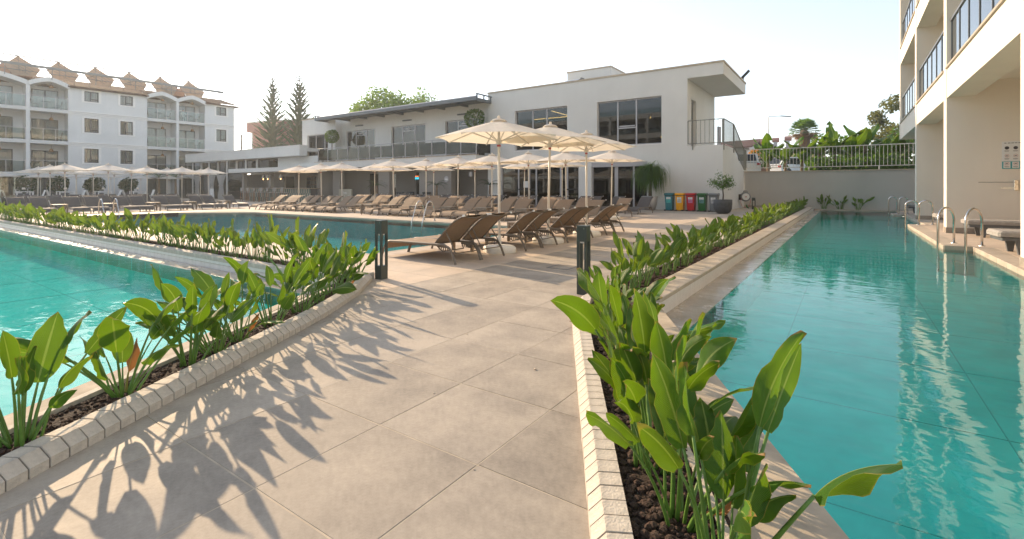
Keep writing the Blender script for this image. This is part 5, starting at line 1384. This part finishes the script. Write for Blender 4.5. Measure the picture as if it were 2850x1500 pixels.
# ---------------------------------------------------------------- recycling bins
for nm_, c in (('teal', (0.03, 0.17, 0.20)), ('yellow', (0.80, 0.36, 0.0)), ('red', (0.46, 0.008, 0.012)), ('green', (0.012, 0.11, 0.02)), ('grey', (0.17, 0.18, 0.185))): mat('bin_' + nm_, c, 0.4, 0.05, 6)
for nm_, c in (('teal', (0.06, 0.42, 0.40)), ('yellow', (.55, .54, .5)), ('red', (0.55, 0.18, 0.34)), ('green', (0.10, 0.25, 0.24)), ('grey', (.45, .46, .46))): mat('sticker_' + nm_, c, 0.6, .2, 60)
for i, nm_ in enumerate(('teal', 'yellow', 'red', 'green', 'grey')):
    t = thing('recycling_bin', nm_ + ' recycling bin with a hinged lid and a printed label', 'bin', (-7.30 + i * .525, 24.62, 0), 0, 'row of recycling bins')
    m_ = 'bin_' + nm_
    v = []
    for w, d, z in ((.155, .17, .03), (.19, .21, .76)): v += [(-w, -d, z), (w, -d, z), (w, d, z), (-w, d, z)]
    part('body', B().add(v, [(3, 2, 1, 0), (4, 5, 6, 7), (0, 1, 5, 4), (1, 2, 6, 5), (2, 3, 7, 6), (3, 0, 4, 7)]), m_, t)
    part('rim', B().bevbox(-.20, .20, -.22, .22, .745, .77, .005), 'plastic_black', t)
    ld = B().extrude([(-.23, .772), (-.235, .83), (-.19, .865), (0, .885), (.2, .88), (.225, .772)][::-1], -.215, .215, 'x')
    part('lid', ld, m_, t)
    part('foot_bar', B().box(-.2, .2, -.2, .2, .0, .028).box(-.21, -.1, -.26, -.2, 0, .06).box(.1, .21, -.26, -.2, 0, .06), 'plastic_black', t)
    lbl = part('label_sheet', B().add([(-.105, -.2005, .40), (.105, -.2005, .40), (.105, -.211, .68), (-.105, -.211, .68)], [(0, 1, 2, 3)]), 'paper', t)
    part('print', B().add([(-.104, -.2028, .402), (.104, -.2028, .402), (.104, -.2098, .575), (-.104, -.2098, .575)], [(0, 1, 2, 3)]), 'sticker_' + nm_, lbl)
    ic = B()
    for (x0, x1, z0, z1) in ((-.04, .04, .655, .66), (-.04, -.034, .60, .655), (.034, .04, .60, .655), (-.04, .04, .595, .60), (-.05, .05, .54, .555), (-.06, -.03, .46, .49), (0, .06, .47, .48)):
        ic.add([(x0, -.2135, z0), (x1, -.2135, z0), (x1, -.2135, z1), (x0, -.2135, z1)], [(0, 1, 2, 3)])
    part('pictogram', ic, 'print_dark', lbl)

# ---------------------------------------------------------------- hose reel on the stair wall
hr = thing('hose_reel', 'grey wall hose reel with white disc, loose hose and green nozzle', 'hose reel', (-4.95, 29.7, .62))
part('bracket', B().box(0, .16, -.16, -.02, -.16, .16), 'plastic_black', hr)
part('drum', B().lathe([(.0, -.12), (.24, -.12), (.27, -.05), (.27, .05), (.24, .12), (0, .12)], 24), 'bin_grey', hr, True, loc=(.32, 0, .02), rot=(R(90), 0, R(20)))
part('disc', B().lathe([(0, 0), (.19, 0), (.19, .012), (0, .012)], 24), 'paper', hr, loc=(.32 + .045, -.125, .02), rot=(R(90), 0, R(20)))
part('handle', B().tube([(.2, 0, .22), (.25, 0, .34), (.4, 0, .34), (.45, 0, .22)], .03, 6), 'bin_grey', hr)
part('crank', B().box(.34, .42, -.17, -.14, .0, .04), 'print_red', hr)
part('hose', B().tube([(.15, -.2, -.05), (.12, -.22, -.3), (.2, -.25, -.5), (.35, -.3, -.58), (.5, -.3, -.55), (.6, -.2, -.3), (.62, -.15, -.1)], .012, 6), 'print_red', hr)
part('nozzle', B().tube([(.42, -.3, -.42), (.45, -.35, -.52), (.55, -.38, -.6)], [.03, .045, .03], 8), 'bin_green', hr)

# ---------------------------------------------------------------- foliage helpers
def cards(b, pos, size, g, n=1, flat=0.0, asp=0.55):
    """small leaf faces with random tilt"""
    for _ in range(n):
        u = Vector((g.gauss(0, 1), g.gauss(0, 1), g.gauss(0, 1) * (1 - flat))).normalized(); w = u.cross(Vector((g.gauss(0, 1), g.gauss(0, 1), g.gauss(0, 1)))).normalized()
        s = size * g.uniform(.7, 1.3); p = Vector(pos)
        b.add([p - u * s, p + w * s * asp, p + u * s, p - w * s * asp], [(0, 1, 2, 3)])
def ball_crown(g, r, n, size, lumps=9, hollow=.55, sq=1.0):
    b = B(); cs = [Vector((g.gauss(0, 1), g.gauss(0, 1), g.gauss(0, 1))).normalized() for _ in range(lumps)]
    for i in range(n):
        d = Vector((g.gauss(0, 1), g.gauss(0, 1), g.gauss(0, 1))).normalized()
        bump = max(d.dot(c) for c in cs); rr = r * (.72 + .28 * max(0, bump) ** 2) * (hollow + (1 - hollow) * g.random() ** .4)
        cards(b, (d.x * rr, d.y * rr, d.z * rr * sq), size, g)
    return b
def topiary(label, x, y, z, hc, r, m, pot=True):
    g = random.Random(int(x * 77) & 0xffff)
    t = thing('topiary_tree', label, 'tree', (x, y, z))
    part('crown', ball_crown(g, r, 1500, .055, 14, .7), m, t, loc=(0, 0, hc)); part('trunk', B().tube([(0, 0, .4), (.02, 0, hc - r * .6)], [.05, .035], 7), 'bark', t)
    part('branch', B().tube([(.02, 0, hc - r * .7), (.15, .05, hc)], .02, 5).tube([(.02, 0, hc - r * .7), (-.12, -.05, hc)], .02, 5), 'bark', t)
    if pot: part('pot', B().lathe([(.22, 0), (.3, .2), (.3, .5), (.27, .5), (.25, .42), (0, .42)], 16), 'pot_dark', t, True)
topiary('ball clipped topiary tree at the left end of the upper terrace', -34.5, 24.4, 3.21, 2.1, .58, 'foliage_light')
topiary('ball clipped topiary tree at the right end of the upper terrace', -19.75, 24.55, 3.21, 2.35, .74, 'foliage')

# young tree in the dark pot by the bins
g = random.Random(91)
pt = thing('potted_tree', 'young leafy tree in a round dark grey pot beside the bins', 'tree', (-4.5, 23.05, 0))
part('pot', B().lathe([(.20, 0), (.30, .06), (.37, .22), (.385, .45), (.385, .62), (.355, .62), (.35, .55), (0, .55)], 28), 'pot_dark', pt, True)
part('soil', B().lathe([(0, .555), (.35, .555)], 20), 'soil', pt)
tr_pts = [(0, 0, .5), (.02, 0, .8), (.0, 0, 1.05), (.03, .02, 1.25)]
tb2 = B().tube(tr_pts, [.035, .03, .026, .02], 7); lf = B()
for i in range(17):
    a = i * 2.4; l_ = g.uniform(.4, .85); el = g.uniform(.15, 1.25); o_ = Vector((.02, .01, g.uniform(1.0, 1.25)))
    d = Vector((math.cos(a) * math.cos(el), math.sin(a) * math.cos(el), math.sin(el))); e_ = o_ + d * l_
    tb2.tube([o_, o_ + d * l_ * .5 + Vector((0, 0, .04)), e_], [.012, .007, .003], 4)
    for k in range(52):
        t_ = g.uniform(.3, 1.05); cards(lf, o_ + d * l_ * t_ + Vector((g.gauss(0, .075), g.gauss(0, .075), g.gauss(0, .07))), .038, g)
part('trunk', tb2, 'bark', pt); part('crown', lf, 'foliage', pt)
# ponytail palm
pp = thing('ponytail_palm', 'fountain of long drooping green leaves in a grey pot by the glazed front', 'plant', (-8.25, 24.5, 0))
part('pot', B().lathe([(.24, 0), (.34, .3), (.38, .72), (.34, .72), (.32, .62), (0, .62)], 20), 'alu', pp, True)
fb = B()
for i in range(1000):
    a = g.uniform(0, 6.283); L = g.uniform(1.1, 1.9); el = g.uniform(.1, 1.5); p = Vector((g.gauss(0, .16), g.gauss(0, .16), 1.78 + g.uniform(-.15, .25))); el0 = el
    d = Vector((math.cos(a), math.sin(a), 0)); sd = Vector((-math.sin(a), math.cos(a), 0)) * .014
    prev = None; rows = []
    for k in range(8):
        rows.append([p - sd * (1 - k / 8), p + sd * (1 - k / 8)]); p = p + (d * math.cos(el) + Vector((0, 0, math.sin(el)))) * (L / 8); el = max(-1.5, el - g.uniform(.42, .7))
    fb.grid(rows)
part('leaves', fb, 'foliage', pp); part('trunk', B().tube([(0, 0, .5), (0, 0, 1.8)], [.1, .05], 8), 'bark', pp)
# palms in pots under the terrace
def frond_palm(t, hz, n, L, m, g, droop=.16, width=.05, pairs=11):
    for i in range(n):
        fr = B(); a = i * 2.4; el = g.uniform(.35, 1.35); p = Vector((0, 0, hz)); d = Vector((math.cos(a), math.sin(a), 0)); sd = Vector((-math.sin(a), math.cos(a), 0)); pts = []
        for k in range(pairs):
            pts.append(p.copy()); p = p + (d * math.cos(el) + Vector((0, 0, math.sin(el)))) * (L / pairs); el -= droop
        fr.tube(pts, [.012 * (1 - k / pairs * .8) for k in range(pairs)], 4)
        for k in range(1, pairs):
            for s in (-1, 1):
                q = pts[k]; l_ = L * .3 * (1 - abs(k / pairs - .4)); e_ = q + sd * s * l_ * .8 + d * l_ * .5 + Vector((0, 0, -l_ * .25)); w = d * width * .3
                fr.add([q - w, q + w, e_], [(0, 1, 2)])
        part('frond', fr, m, t)
for i, (x, y, lab) in enumerate(((-28.6, 24.0, 'potted palm under the terrace between two taupe pillars'), (-22.6, 24.0, 'potted palm left of the round wall sign under the terrace'), (-18.8, 24.85, 'potted palm at the white wall left of the glazed front'))):
    t = thing('potted_palm', lab, 'plant', (x, y, 0))
    part('pot', B().lathe([(.2, 0), (.3, .3), (.32, .5), (.28, .5), (0, .45)], 14), 'alu', t, True); part('trunk', B().tube([(0, 0, .4), (.05, 0, 1.3)], [.09, .06], 7), 'palm_bark', t)
    frond_palm(t, 1.3, 13, .95, 'foliage_dark', g)
for i, y in enumerate((9.0, 11.0, 13.3, 15.8, 18.5)):
    t = thing('shrub', 'dark rounded shrub in a planter box before the hotel, %s from the left' % nth(i), 'plant', (-59.2, y, 0), 0, 'shrubs before the hotel')
    part('crown', ball_crown(g, .95, 900, .09, 8, .4, .85), 'foliage_dark', t, loc=(0, 0, 1.45)); part('planter_box', B().bevbox(-.5, .5, -.6, .6, 0, .65, .02), 'alu_dark', t); part('stem', B().tube([(0, 0, .6), (0, 0, 1.4)], .05, 6), 'bark', t)
for i, y in enumerate((20.5, 22.0)):
    t = thing('garden_palm', 'feathery palm before the hotel corner, %s from the left' % nth(i), 'plant', (-57.5, y, 0), 0, 'palms before the hotel')
    part('trunk', B().tube([(0, 0, 0), (0, 0, 2.2)], [.12, .09], 8), 'palm_bark', t); frond_palm(t, 2.2, 16, 2.0, 'foliage', g, .15, .08)
# lounge furniture under the terrace
for i, x in enumerate((-26.6, -25.6, -24.0)):
    t = thing('wicker_armchair', 'low dark wicker armchair under the terrace, %s from the left' % nth(i), 'armchair', (x, 24.2, 0), 0, 'armchairs under the terrace')
    part('seat', B().bevbox(-.35, .35, -.35, .35, .1, .42, .03), 'plastic_black', t); part('backrest', B().bevbox(-.38, .38, .25, .38, .1, .85, .03), 'plastic_black', t)
    for s in (-1, 1): part('armrest', B().bevbox(min(s * .38, s * .28), max(s * .38, s * .28), -.35, .249, .1, .62, .02), 'plastic_black', t)
# ---------------------------------------------------------------- background trees
def norfolk_pine(label, x, y, H, Rm, seed):
    g = random.Random(seed); t = thing('norfolk_pine', label, 'tree', (x, y, 0))
    part('trunk', B().tube([(0, 0, 0), (.08, 0, H * .5), (0, .05, H)], [.28, .16, .02], 7), 'bark', t)
    b = B(); z = H * .12; lev = 0
    while z < H * .985:
        f = 1 - z / H; r = Rm * min(1, f * 1.35) ** .85 * g.uniform(.82, 1.1) + .12
        nb = 7 if f > .12 else 5
        for k in range(nb):
            if g.random() < .06: continue
            a = lev * .55 + 6.283 * k / nb + g.uniform(-.12, .12); d = Vector((math.cos(a), math.sin(a), 0)); sd = Vector((-d.y, d.x, 0)); up = .28 + .5 * (1 - f)
            pts = [Vector((0, 0, z)) + d * (r * q / 6) + Vector((0, 0, r * up * (q / 6) ** 1.4)) for q in range(7)]
            b.tube(pts, [.035 * (1 - q / 8) for q in range(7)], 3)
            for q in range(1, 7):
                for s in (-1, 1):
                    for e in range(3):
                        p = pts[q] - (pts[q] - pts[q - 1]) * (e * .33); L = r * .26 * (1.15 - q / 9); tip = p + (sd * s * .55 + d * .8) * L + Vector((0, 0, L * .42)); w = Vector((0, 0, .085)) + d * .09
                        b.add([p - w, p + w, tip + w * .6, tip - w * .6], [(0, 1, 2, 3)])
                b.add([pts[q] - sd * .06, pts[q] + sd * .06, pts[q - 1] + sd * .06 + Vector((0, 0, .05)), pts[q - 1] - sd * .06 + Vector((0, 0, .05))], [(0, 1, 2, 3)])
        z += H * .026 * (.7 + .6 * f); lev += 1
    part('crown', b, 'foliage_pine', t)
norfolk_pine('tall slender Norfolk pine behind the low wing, the left one', -72.8, 41.0, 18.6, 3.3, 3)
norfolk_pine('tall slender Norfolk pine behind the low wing, the right one', -66.7, 41.6, 18.1, 3.5, 4)
def leafy_tree(label, x, y, z0, H, rx, rz, m, seed, n=5200, size=.16, lumps=26, trunk=.25, name='tree'):
    """trunk, limbs, and leaf faces gathered in many uneven clumps"""
    g = random.Random(seed); t = thing(name, label, 'tree', (x, y, z0))
    tb = B().tube([(0, 0, 0), (.1, 0, H * .35), (0, .1, H * .6)], [trunk, trunk * .7, trunk * .45], 8); b = B()
    cl = []
    for i in range(lumps):
        d = Vector((g.gauss(0, 1), g.gauss(0, 1), g.gauss(0, .9))).normalized(); k = g.uniform(.35, 1.0) ** .5; c = Vector((d.x * rx * k, d.y * rx * k, H - rz + d.z * rz * k)); cl.append((c, g.uniform(.16, .34) * rx))
        if i % 2 == 0: tb.tube([(0, 0, H * .4), tuple(c * .5 + Vector((0, 0, H * .25))), tuple(c)], [trunk * .4, trunk * .22, .03], 5)
    for i in range(n):
        c, r = cl[g.randrange(lumps)]; d = Vector((g.gauss(0, 1), g.gauss(0, 1), g.gauss(0, 1))).normalized() * r * g.random() ** .33
        cards(b, c + d, size, g)
    part('trunk', tb, 'bark', t); part('crown', b, m, t)
leafy_tree('broad light green tree crown rising behind the terrace pergola', -44.0, 40.3, 0, 12.5, 5.6, 4.4, 'foliage_light', 11, 26000, .16, 150)
leafy_tree('olive green tree beside the hotel wing, behind the banana plants', 4.6, 60.5, 2, 8.0, 3.0, 3.6, 'foliage_olive', 12, 6000, .15, 34)
leafy_tree('dense dark tree mass low behind the fence at the right', 5.5, 52, 2, 4.2, 3.2, 2.2, 'foliage', 13, 5000, .16, 26)
leafy_tree('small green shrub tree behind the fence left of the palm', -6.5, 70, 2, 4.0, 2.2, 1.8, 'foliage', 14, 2200, .16, 14)
# fan palm with its skirt of dry leaves
g = random.Random(44)
fp = thing('fan_palm', 'tall fan palm with a shaggy dry skirt above the fence', 'tree', (-3.9, 64.0, 2.0))
part('trunk', B().lathe([(.5, 0), (.46, 2), (.5, 3.6), (.62, 4.6), (.4, 5.4), (.2, 5.8)], 14), 'palm_bark', fp)
sk = B()
for i in range(700):
    a = g.uniform(0, 6.283); z = g.uniform(1.6, 5.2); r = .45 + (.35 if z > 3.8 else .08) * g.random(); d = Vector((math.cos(a), math.sin(a), 0)); sd = Vector((-d.y, d.x, 0)) * .05; L = g.uniform(.4, .9)
    p = d * r + Vector((0, 0, z)); q = d * (r + g.uniform(-.02, .22)) + Vector((0, 0, z - L)); sk.add([p - sd, p + sd, q], [(0, 1, 2)])
part('dry_skirt', sk, 'dry_frond', fp)
def fan(b, o_, d, L, g, n=14, spread=1.25):
    up = Vector((0, 0, 1)); s_ = d.cross(up).normalized(); nn = s_.cross(d).normalized()
    stem = o_ + d * L * .5; b.bar(o_, stem, .03, .03)
    for i in range(n):
        a = (i / (n - 1) - .5) * 2 * spread; v = (d * math.cos(a) + s_ * math.sin(a)).normalized(); tip = stem + v * L * .55 - Vector((0, 0, L * .16 * g.random())); w = v.cross(nn) * .05
        b.add([stem - w * .4, stem + v * L * .3 + w, tip, stem + v * L * .3 - w], [(0, 1, 2, 3)])
gf_, df_ = B(), B()
for i in range(64):
    a = i * 2.4; el = -.6 + 2.05 * i / 64; d = Vector((math.cos(a) * math.cos(el), math.sin(a) * math.cos(el), math.sin(el)))
    fan(df_ if el < -.15 else gf_, Vector((0, 0, 5.45)) + d * .15, d, g.uniform(1.3, 1.75), g)
part('green_fans', gf_, 'foliage', fp); part('dry_fans', df_, 'dry_frond', fp)
# banana plants behind the fence
BL = []
def banana_leaf(seed):
    g = random.Random(seed); b = B(); b.uvc = []; L = 1.5; W = .27; rows = 12; cols = [-1, -.5, 0, .5, 1]; a = g.uniform(.05, .35); q = Vector((0, 0, 0)); bend = g.uniform(.2, 1.3)
    b.tube([(0, 0, -.45), (0, 0, 0)], [.03, .022], 5, 1); b.uvc += [(.5, .1)] * len(b.v); o_ = len(b.v)
    for i in range(rows + 1):
        v = i / rows; T = Vector((math.sin(a), 0, math.cos(a))); N = Vector((0, 1, 0)).cross(T); w = W * max(.02, math.sin(math.pi * (.06 + .93 * v)) ** .55) if i < rows else .02
        for c in cols: b.v.append(tuple(q + Vector((0, c * w, 0)) + N * (abs(c) * w * .35 + .03 * math.sin(v * 11 + c * 2)))); b.uvc.append(((c + 1) / 2, v))
        a += bend / rows; q = q + T * L / rows
    for i in range(rows):
        for k in range(4):
            if (k in (0, 3)) and g.random() < .12: continue
            b.f.append([o_ + i * 5 + k, o_ + i * 5 + k + 1, o_ + (i + 1) * 5 + k + 1, o_ + (i + 1) * 5 + k]); b.mi.append(0)
    return leaf_mesh(b, ['leaf', 'petiole'], 'leaf')
BL = [banana_leaf(900 + i) for i in range(6)]
for i, (x, y, H, n) in enumerate(((-4.3, 36.5, 1.0, 7), (-3.2, 35.5, .8, 7), (-2.4, 37, .9, 6), (-1.4, 35.6, 1.0, 7), (-.6, 36.2, 1.35, 8), (.2, 35.4, 1.0, 7), (.9, 36.4, 1.35, 7), (1.7, 35.4, .7, 6), (2.6, 36.2, .95, 6), (3.3, 35.2, 1.1, 7), (4.0, 36.0, 1.5, 8), (4.9, 35.5, 1.4, 8), (5.6, 36.4, 1.3, 8))):
    g = random.Random(950 + i); t = thing('banana_plant', 'banana plant with broad torn leaves behind the fence, %s from the left' % nth(i), 'plant', (x, y, 2.0), 0, 'banana plants behind the fence')
    part('stem', B().tube([(0, 0, 0), (.04, 0, H + .5)], [.11, .07], 8), 'palm_bark', t)
    for k in range(n): link('leaf', BL[g.randrange(6)], t, (0, 0, H + g.uniform(-.1, .35)), (g.uniform(-.15, .15), g.uniform(.0, .75), k * 2.4 + g.uniform(-.3, .3)), g.uniform(.95, 1.3))
hg = thing('hedge', 'low green undergrowth along the fence foot at the right', 'plant', (1.5, 34.0, 2.0))
hb = B()
for i in range(7000): cards(hb, (g.uniform(-3.5, 4.8), g.gauss(0, .35), g.random() ** 1.5 * (.75 + .3 * math.sin(i))), .10, g)
part('leaves', hb, 'foliage', hg)

# ---------------------------------------------------------------- background buildings and street
pk = thing('pink_building', 'pink and white flat-roofed block behind the Norfolk pines', 'building', (-80.5, 42.0, 0), R(14))
part('pink_wall', wall_holes(B(), 0, 22, 0, 10.2, 0, .3, [(3.2, 6.6, 5.6, 8.2), (9.5, 13, 5.6, 8.2), (15, 18, 5.6, 8.2)]), 'pink', pk)
part('white_wall', B().box(-.3, -.001, 0, 14, 0, 10.2), 'stucco_hotel', pk); part('roof_band', B().box(-.8, 22.5, -.5, 14.5, 10.2, 11.7), 'pink', pk); part('roof_edge', B().box(-.9, 22.6, -.6, 14.6, 11.701, 11.9), 'trim_white', pk)
for x0, x1 in ((3.2, 6.6), (9.5, 13), (15, 18)): window(pk, x0, x1, 5.6, 8.2, .1, (x0 + 1.1, x0 + 2.2), .12, m='trim_white', trans=((x0, x1, 7.2),)); room(pk, x0 - .2, x1 + .2, .31, 3, 5.4, 8.4, 'room_light')
part('rod', B().tube([(-.2, 1, 11.9), (-.2, 1, 14.6)], .05, 5), 'alu', pk)
up_ = thing('utility_pole', 'concrete utility pole with three crossarms behind the low wing', 'pole', (-71.6, 35.7, 0))
part('shaft', B().tube([(0, 0, 0), (0, 0, 8.8)], [.2, .13], 6), 'concrete', up_)
for z in (8.5, 7.7, 6.9): part('crossarm', B().bar((-.6, .4, z), (.6, -.4, z), .08, .08), 'wood_grey', up_)
part('lamp_arm', B().tube([(.1, 0, 6.8), (1.2, -.6, 7.2), (1.8, -.9, 7.3)], .04, 5), 'alu', up_)
sl_ = thing('street_lamp', 'tall slim street lamp with a single arm behind the fence', 'street lamp', (-5.9, 50.5, 2.0))
part('mast', B().tube([(0, 0, 0), (0, 0, 5.7)], [.09, .05], 8), 'alu', sl_); part('arm', B().tube([(0, 0, 5.7), (.9, .5, 5.75)], .03, 6), 'alu', sl_); part('head', B().bar((.9, .5, 5.75), (1.7, 1.0, 5.68), .2, .06), 'alu_dark', sl_)
ho = thing('white_house', 'pale house with a low tiled gable roof behind the stair railing', 'building', (-15.5, 75.5, 2.0), R(-20))
part('wall', wall_holes(B(), 0, 4.6, 0, 4.4, 0, .3, [(3.3, 4.2, 1.5, 2.4), (3.3, 4.2, -1, -.5)]), 'stucco_hotel', ho); part('side_wall', B().box(4.3, 4.6, .301, 6, 0, 4.2), 'stucco_hotel', ho)
part('roof', B().extrude([(-1.0, 4.6), (-1.0, 4.8), (2.5, 6.0), (6.5, 4.9), (6.5, 4.7), (2.5, 5.8)], -.8, 5.6, 'x'), 'roof_tile', ho); part('upper_wall', B().box(.3, 4.59, .31, 6, 4.21, 5.0), 'stucco_hotel', ho)
bh = thing('beige_house', 'low beige house with pinkish roof and rooftop water tanks', 'building', (-9.0, 66, 2.0))
part('wall', B().box(0, 6.5, 0, 6, 0, 2.6), 'stucco_beige', bh); part('roof', B().extrude([(-.4, 2.6), (3, 3.9), (6.4, 2.6)][::-1], -.4, 6.9, 'x'), 'terracotta', bh)
for i in range(5):
    x = 0.3 + i * 1.35; tk = part('water_tank', B().tube([(x - .3, 3, 5.0 + .1 * i), (x + .45, 3, 5.0 + .1 * i)], .3, 10), 'pink', bh); part('stand', B().box(x - .15, x + .25, 2.8, 3.2, 3.5, 4.75 + .1 * i), 'alu', tk)
tp = thing('flower_planter', 'round clipped bush with orange flowers in a tall beige planter behind the fence', 'planter', (-5.35, 40.0, 2.0))
g = random.Random(61)
part('crown', ball_crown(g, .82, 1500, .075, 12, .6), 'foliage', tp, loc=(0, 0, 1.2))
mat('petal_orange', (0.85, 0.33, 0.02), 0.6, 0.3, 20, trans=(.7, .3, .02))
fl_ = B()
for i in range(420):
    a = g.uniform(0, 6.283); c_ = g.uniform(.35, 1); r_ = math.sqrt(1 - c_ * c_) * .82; cards(fl_, (r_ * math.cos(a), r_ * math.sin(a), .82 * c_), .05, g, 1, 0, 1.0)
part('flowers', fl_, 'petal_orange', tp, loc=(0, 0, 1.2)); part('box', B().poly([(-.6, -.5), (.6, -.5), (.6, .5), (-.6, .5)], 0, .55), 'terracotta', tp)
mat('car_white', (.7, .72, .72), .25, spec=.6); mat('car_glass', (.02, .025, .03), .08); mat('lamp_red', (.4, .01, .01), .3)
def car(label, x, y, rz):
    t = thing('parked_car', label, 'car', (x, y, 2.0), rz)
    part('body', B().extrude([(-2.2, .3), (-2.2, .85), (-1.9, .95), (1.2, .95), (2.1, .8), (2.2, .55), (2.2, .3)][::-1], -.85, .85, 'y').v and B().extrude([(-2.2, .3), (-2.2, .85), (-1.9, .95), (1.2, .95), (2.1, .8), (2.2, .55), (2.2, .3)], -.85, .85, 'y'), 'car_white', t)
    part('cabin', B().extrude([(-2.1, .95), (-1.75, 1.55), (.2, 1.6), (.9, .95)], -.75, .75, 'y'), 'car_white', t)
    part('side_window', B().extrude([(-1.75, 1.0), (-1.55, 1.48), (.1, 1.5), (.6, 1.0)], -.757, -.751, 'y'), 'car_glass', t); part('side_window', B().extrude([(-1.75, 1.0), (-1.55, 1.48), (.1, 1.5), (.6, 1.0)], .751, .757, 'y'), 'car_glass', t)
    part('rear_window', B().add([(-2.07, -.6, 1.02), (-2.07, .6, 1.02), (-1.8, .6, 1.5), (-1.8, -.6, 1.5)], [(0, 3, 2, 1)]), 'car_glass', t)
    for s in (-.7, .7): part('tail_light', B().cbox(-2.2, s, .8, .06, .22, .14), 'lamp_red', t)
    for sx in (-1.35, 1.35):
        for sy in (-.8, .8): w = part('wheel', B().lathe([(.05, -.1), (.32, -.1), (.34, 0), (.32, .1), (.05, .1)], 16), 'plastic_black', t, loc=(sx, sy, .34), rot=(R(90), 0, 0))
car('white hatchback parked behind the fence, partly hidden by banana leaves', -3.8, 45.5, R(60))
car('white car at the foot of the stair railing, only its tail showing', -6.6, 39.5, R(115))

# ---------------------------------------------------------------- person seated on an upper balcony
ma_ = mat('skin', (.42, .24, .17), .6); mat('shirt_white', (.7, .7, .68), .85, .05, 20); mat('hair_dark', (.03, .02, .015), .7)
xm = 10.0
w = Vector(LB0) + Matrix.Rotation(R(90) - LA, 3, 'Z') @ Vector((9.9, .75, 8.60))
pr = thing('person', 'person in white seated at a table on a top floor balcony of the hotel', 'person', w, R(90) - LA)
def skinned(name, pts, edges, mname, parent):
    me = bpy.data.meshes.new(name); me.from_pydata([p[:3] for p in pts], edges, []); me.materials.append(M[mname])
    o = link(name, me, parent); sk_ = o.modifiers.new('skin', 'SKIN'); o.modifiers.new('smooth', 'SUBSURF').levels = 1
    bm = bmesh.new(); bm.from_mesh(me); ly = bm.verts.layers.skin.verify()
    for v, p in zip(bm.verts, pts): v[ly].radius = (p[3], p[3])
    bm.verts.ensure_lookup_table(); bm.verts[0][ly].use_root = True
    bm.to_mesh(me); bm.free()
    return o
P_ = [(0, .1, .5, .14), (0, .12, .75, .13), (0, .1, 1.0, .12), (0, .08, 1.1, .05), (0, .07, 1.18, .085), (0, .06, 1.3, .07),
      (.19, .08, 1.0, .055), (.24, -.05, .78, .045), (.12, -.25, .75, .035), (-.19, .08, 1.0, .055), (-.24, -.05, .78, .045), (-.1, -.25, .75, .035),
      (.1, -.3, .5, .075), (.11, -.36, .1, .05), (.11, -.46, .04, .035), (-.1, -.3, .5, .075), (-.11, -.36, .1, .05), (-.11, -.46, .04, .035)]
E_ = [(0, 1), (1, 2), (2, 3), (3, 4), (4, 5), (2, 6), (6, 7), (7, 8), (2, 9), (9, 10), (10, 11), (0, 12), (12, 13), (13, 14), (0, 15), (15, 16), (16, 17)]
skinned('body', P_, E_, 'shirt_white', pr)
part('face', B().lathe([(.0, 1.14), (.07, 1.18), (.085, 1.25), (.06, 1.33), (0, 1.36)], 10, 0, .03), 'skin', pr, True); part('hair', B().lathe([(.088, 1.25), (.09, 1.31), (.05, 1.385), (0, 1.39)], 10, 0, .07), 'hair_dark', pr, True)

# crumbs of stone lying on the path
for i, (x, y, r_) in enumerate(((-1.62, 2.62, .011), (-1.9, 2.0, .006), (-2.45, 2.95, .007), (-1.25, 1.55, .005), (-2.9, 3.6, .006))):
    vs, fs = rocks[i]
    tag(link('pebble', B().add([(r_ * a_, r_ * b_, r_ * c_ * .6) for a_, b_, c_ in vs], fs).mesh('pebble', 'beige_tile'), None, (x, y, r_ * .4)), 'small pale stone crumb lying on the grey path', 'pebble', 'stone crumbs on the path')

leafy_tree('loose green bush mass behind the middle of the fence', -.5, 50, 2, 3.0, 4.0, 1.7, 'foliage', 15, 5000, .16, 30)
# the hotel block that stands behind the viewpoint and is mirrored in the windows
rh = thing('mirrored_hotel', 'white balcony hotel seen only as a reflection in the restaurant windows', 'building', (-52, -24, 0))
part('wall', B().box(0, 52, -6, -5.7, 0, 13), 'stucco_white', rh)
for k in range(4):
    z = 3.2 * (k + 1) - .5
    part('balcony_band', B().box(0, 52, -1.6, -1.3, z, z + .75), 'stucco_white', rh); part('balcony_floor', B().box(0, 52, -5.7, -1.6, z, z + .25), 'stucco_white', rh)
    part('balcony_rail', B().box(0, 52, -1.5, -1.45, z + 1.5, z + 1.56), 'alu_dark', rh); part('balcony_glass', B().box(0, 52, -1.49, -1.48, z + .8, z + 1.45), 'glass_rail', rh)
for i in range(9): part('cross_wall', B().box(i * 6.4, i * 6.4 + .35, -5.7, -1.25, 0, 13), 'stucco_white', rh)
for i in range(8):
    for k in range(4):
        d9 = part('balcony_door', B().box(i * 6.4 + 1.4, i * 6.4 + 4.6, -5.7, -5.62, 3.2 * k + .1, 3.2 * k + 2.4), 'frame_dark', rh)
# ---------------------------------------------------------------- thin volume of hazy air added, standing in for sun-side lens glare
hz = B().box(-410, 410, -410, 410, -2.0, 22.0)
hm = bpy.data.materials.new('glare_haze'); hm.use_nodes = True
n_, l_ = hm.node_tree.nodes, hm.node_tree.links; n_.clear()
ho_ = n_.new('ShaderNodeOutputMaterial'); pv = n_.new('ShaderNodeVolumePrincipled')
pv.inputs['Color'].default_value = (0.88, 0.95, 1.0, 1); pv.inputs['Density'].default_value = 0.0010; pv.inputs['Anisotropy'].default_value = 0.45
l_.new(pv.outputs[0], ho_.inputs['Volume'])
M['glare_haze'] = hm
tag(link('glare_haze', hz.mesh('glare_haze', 'glare_haze')), kind='stuff')
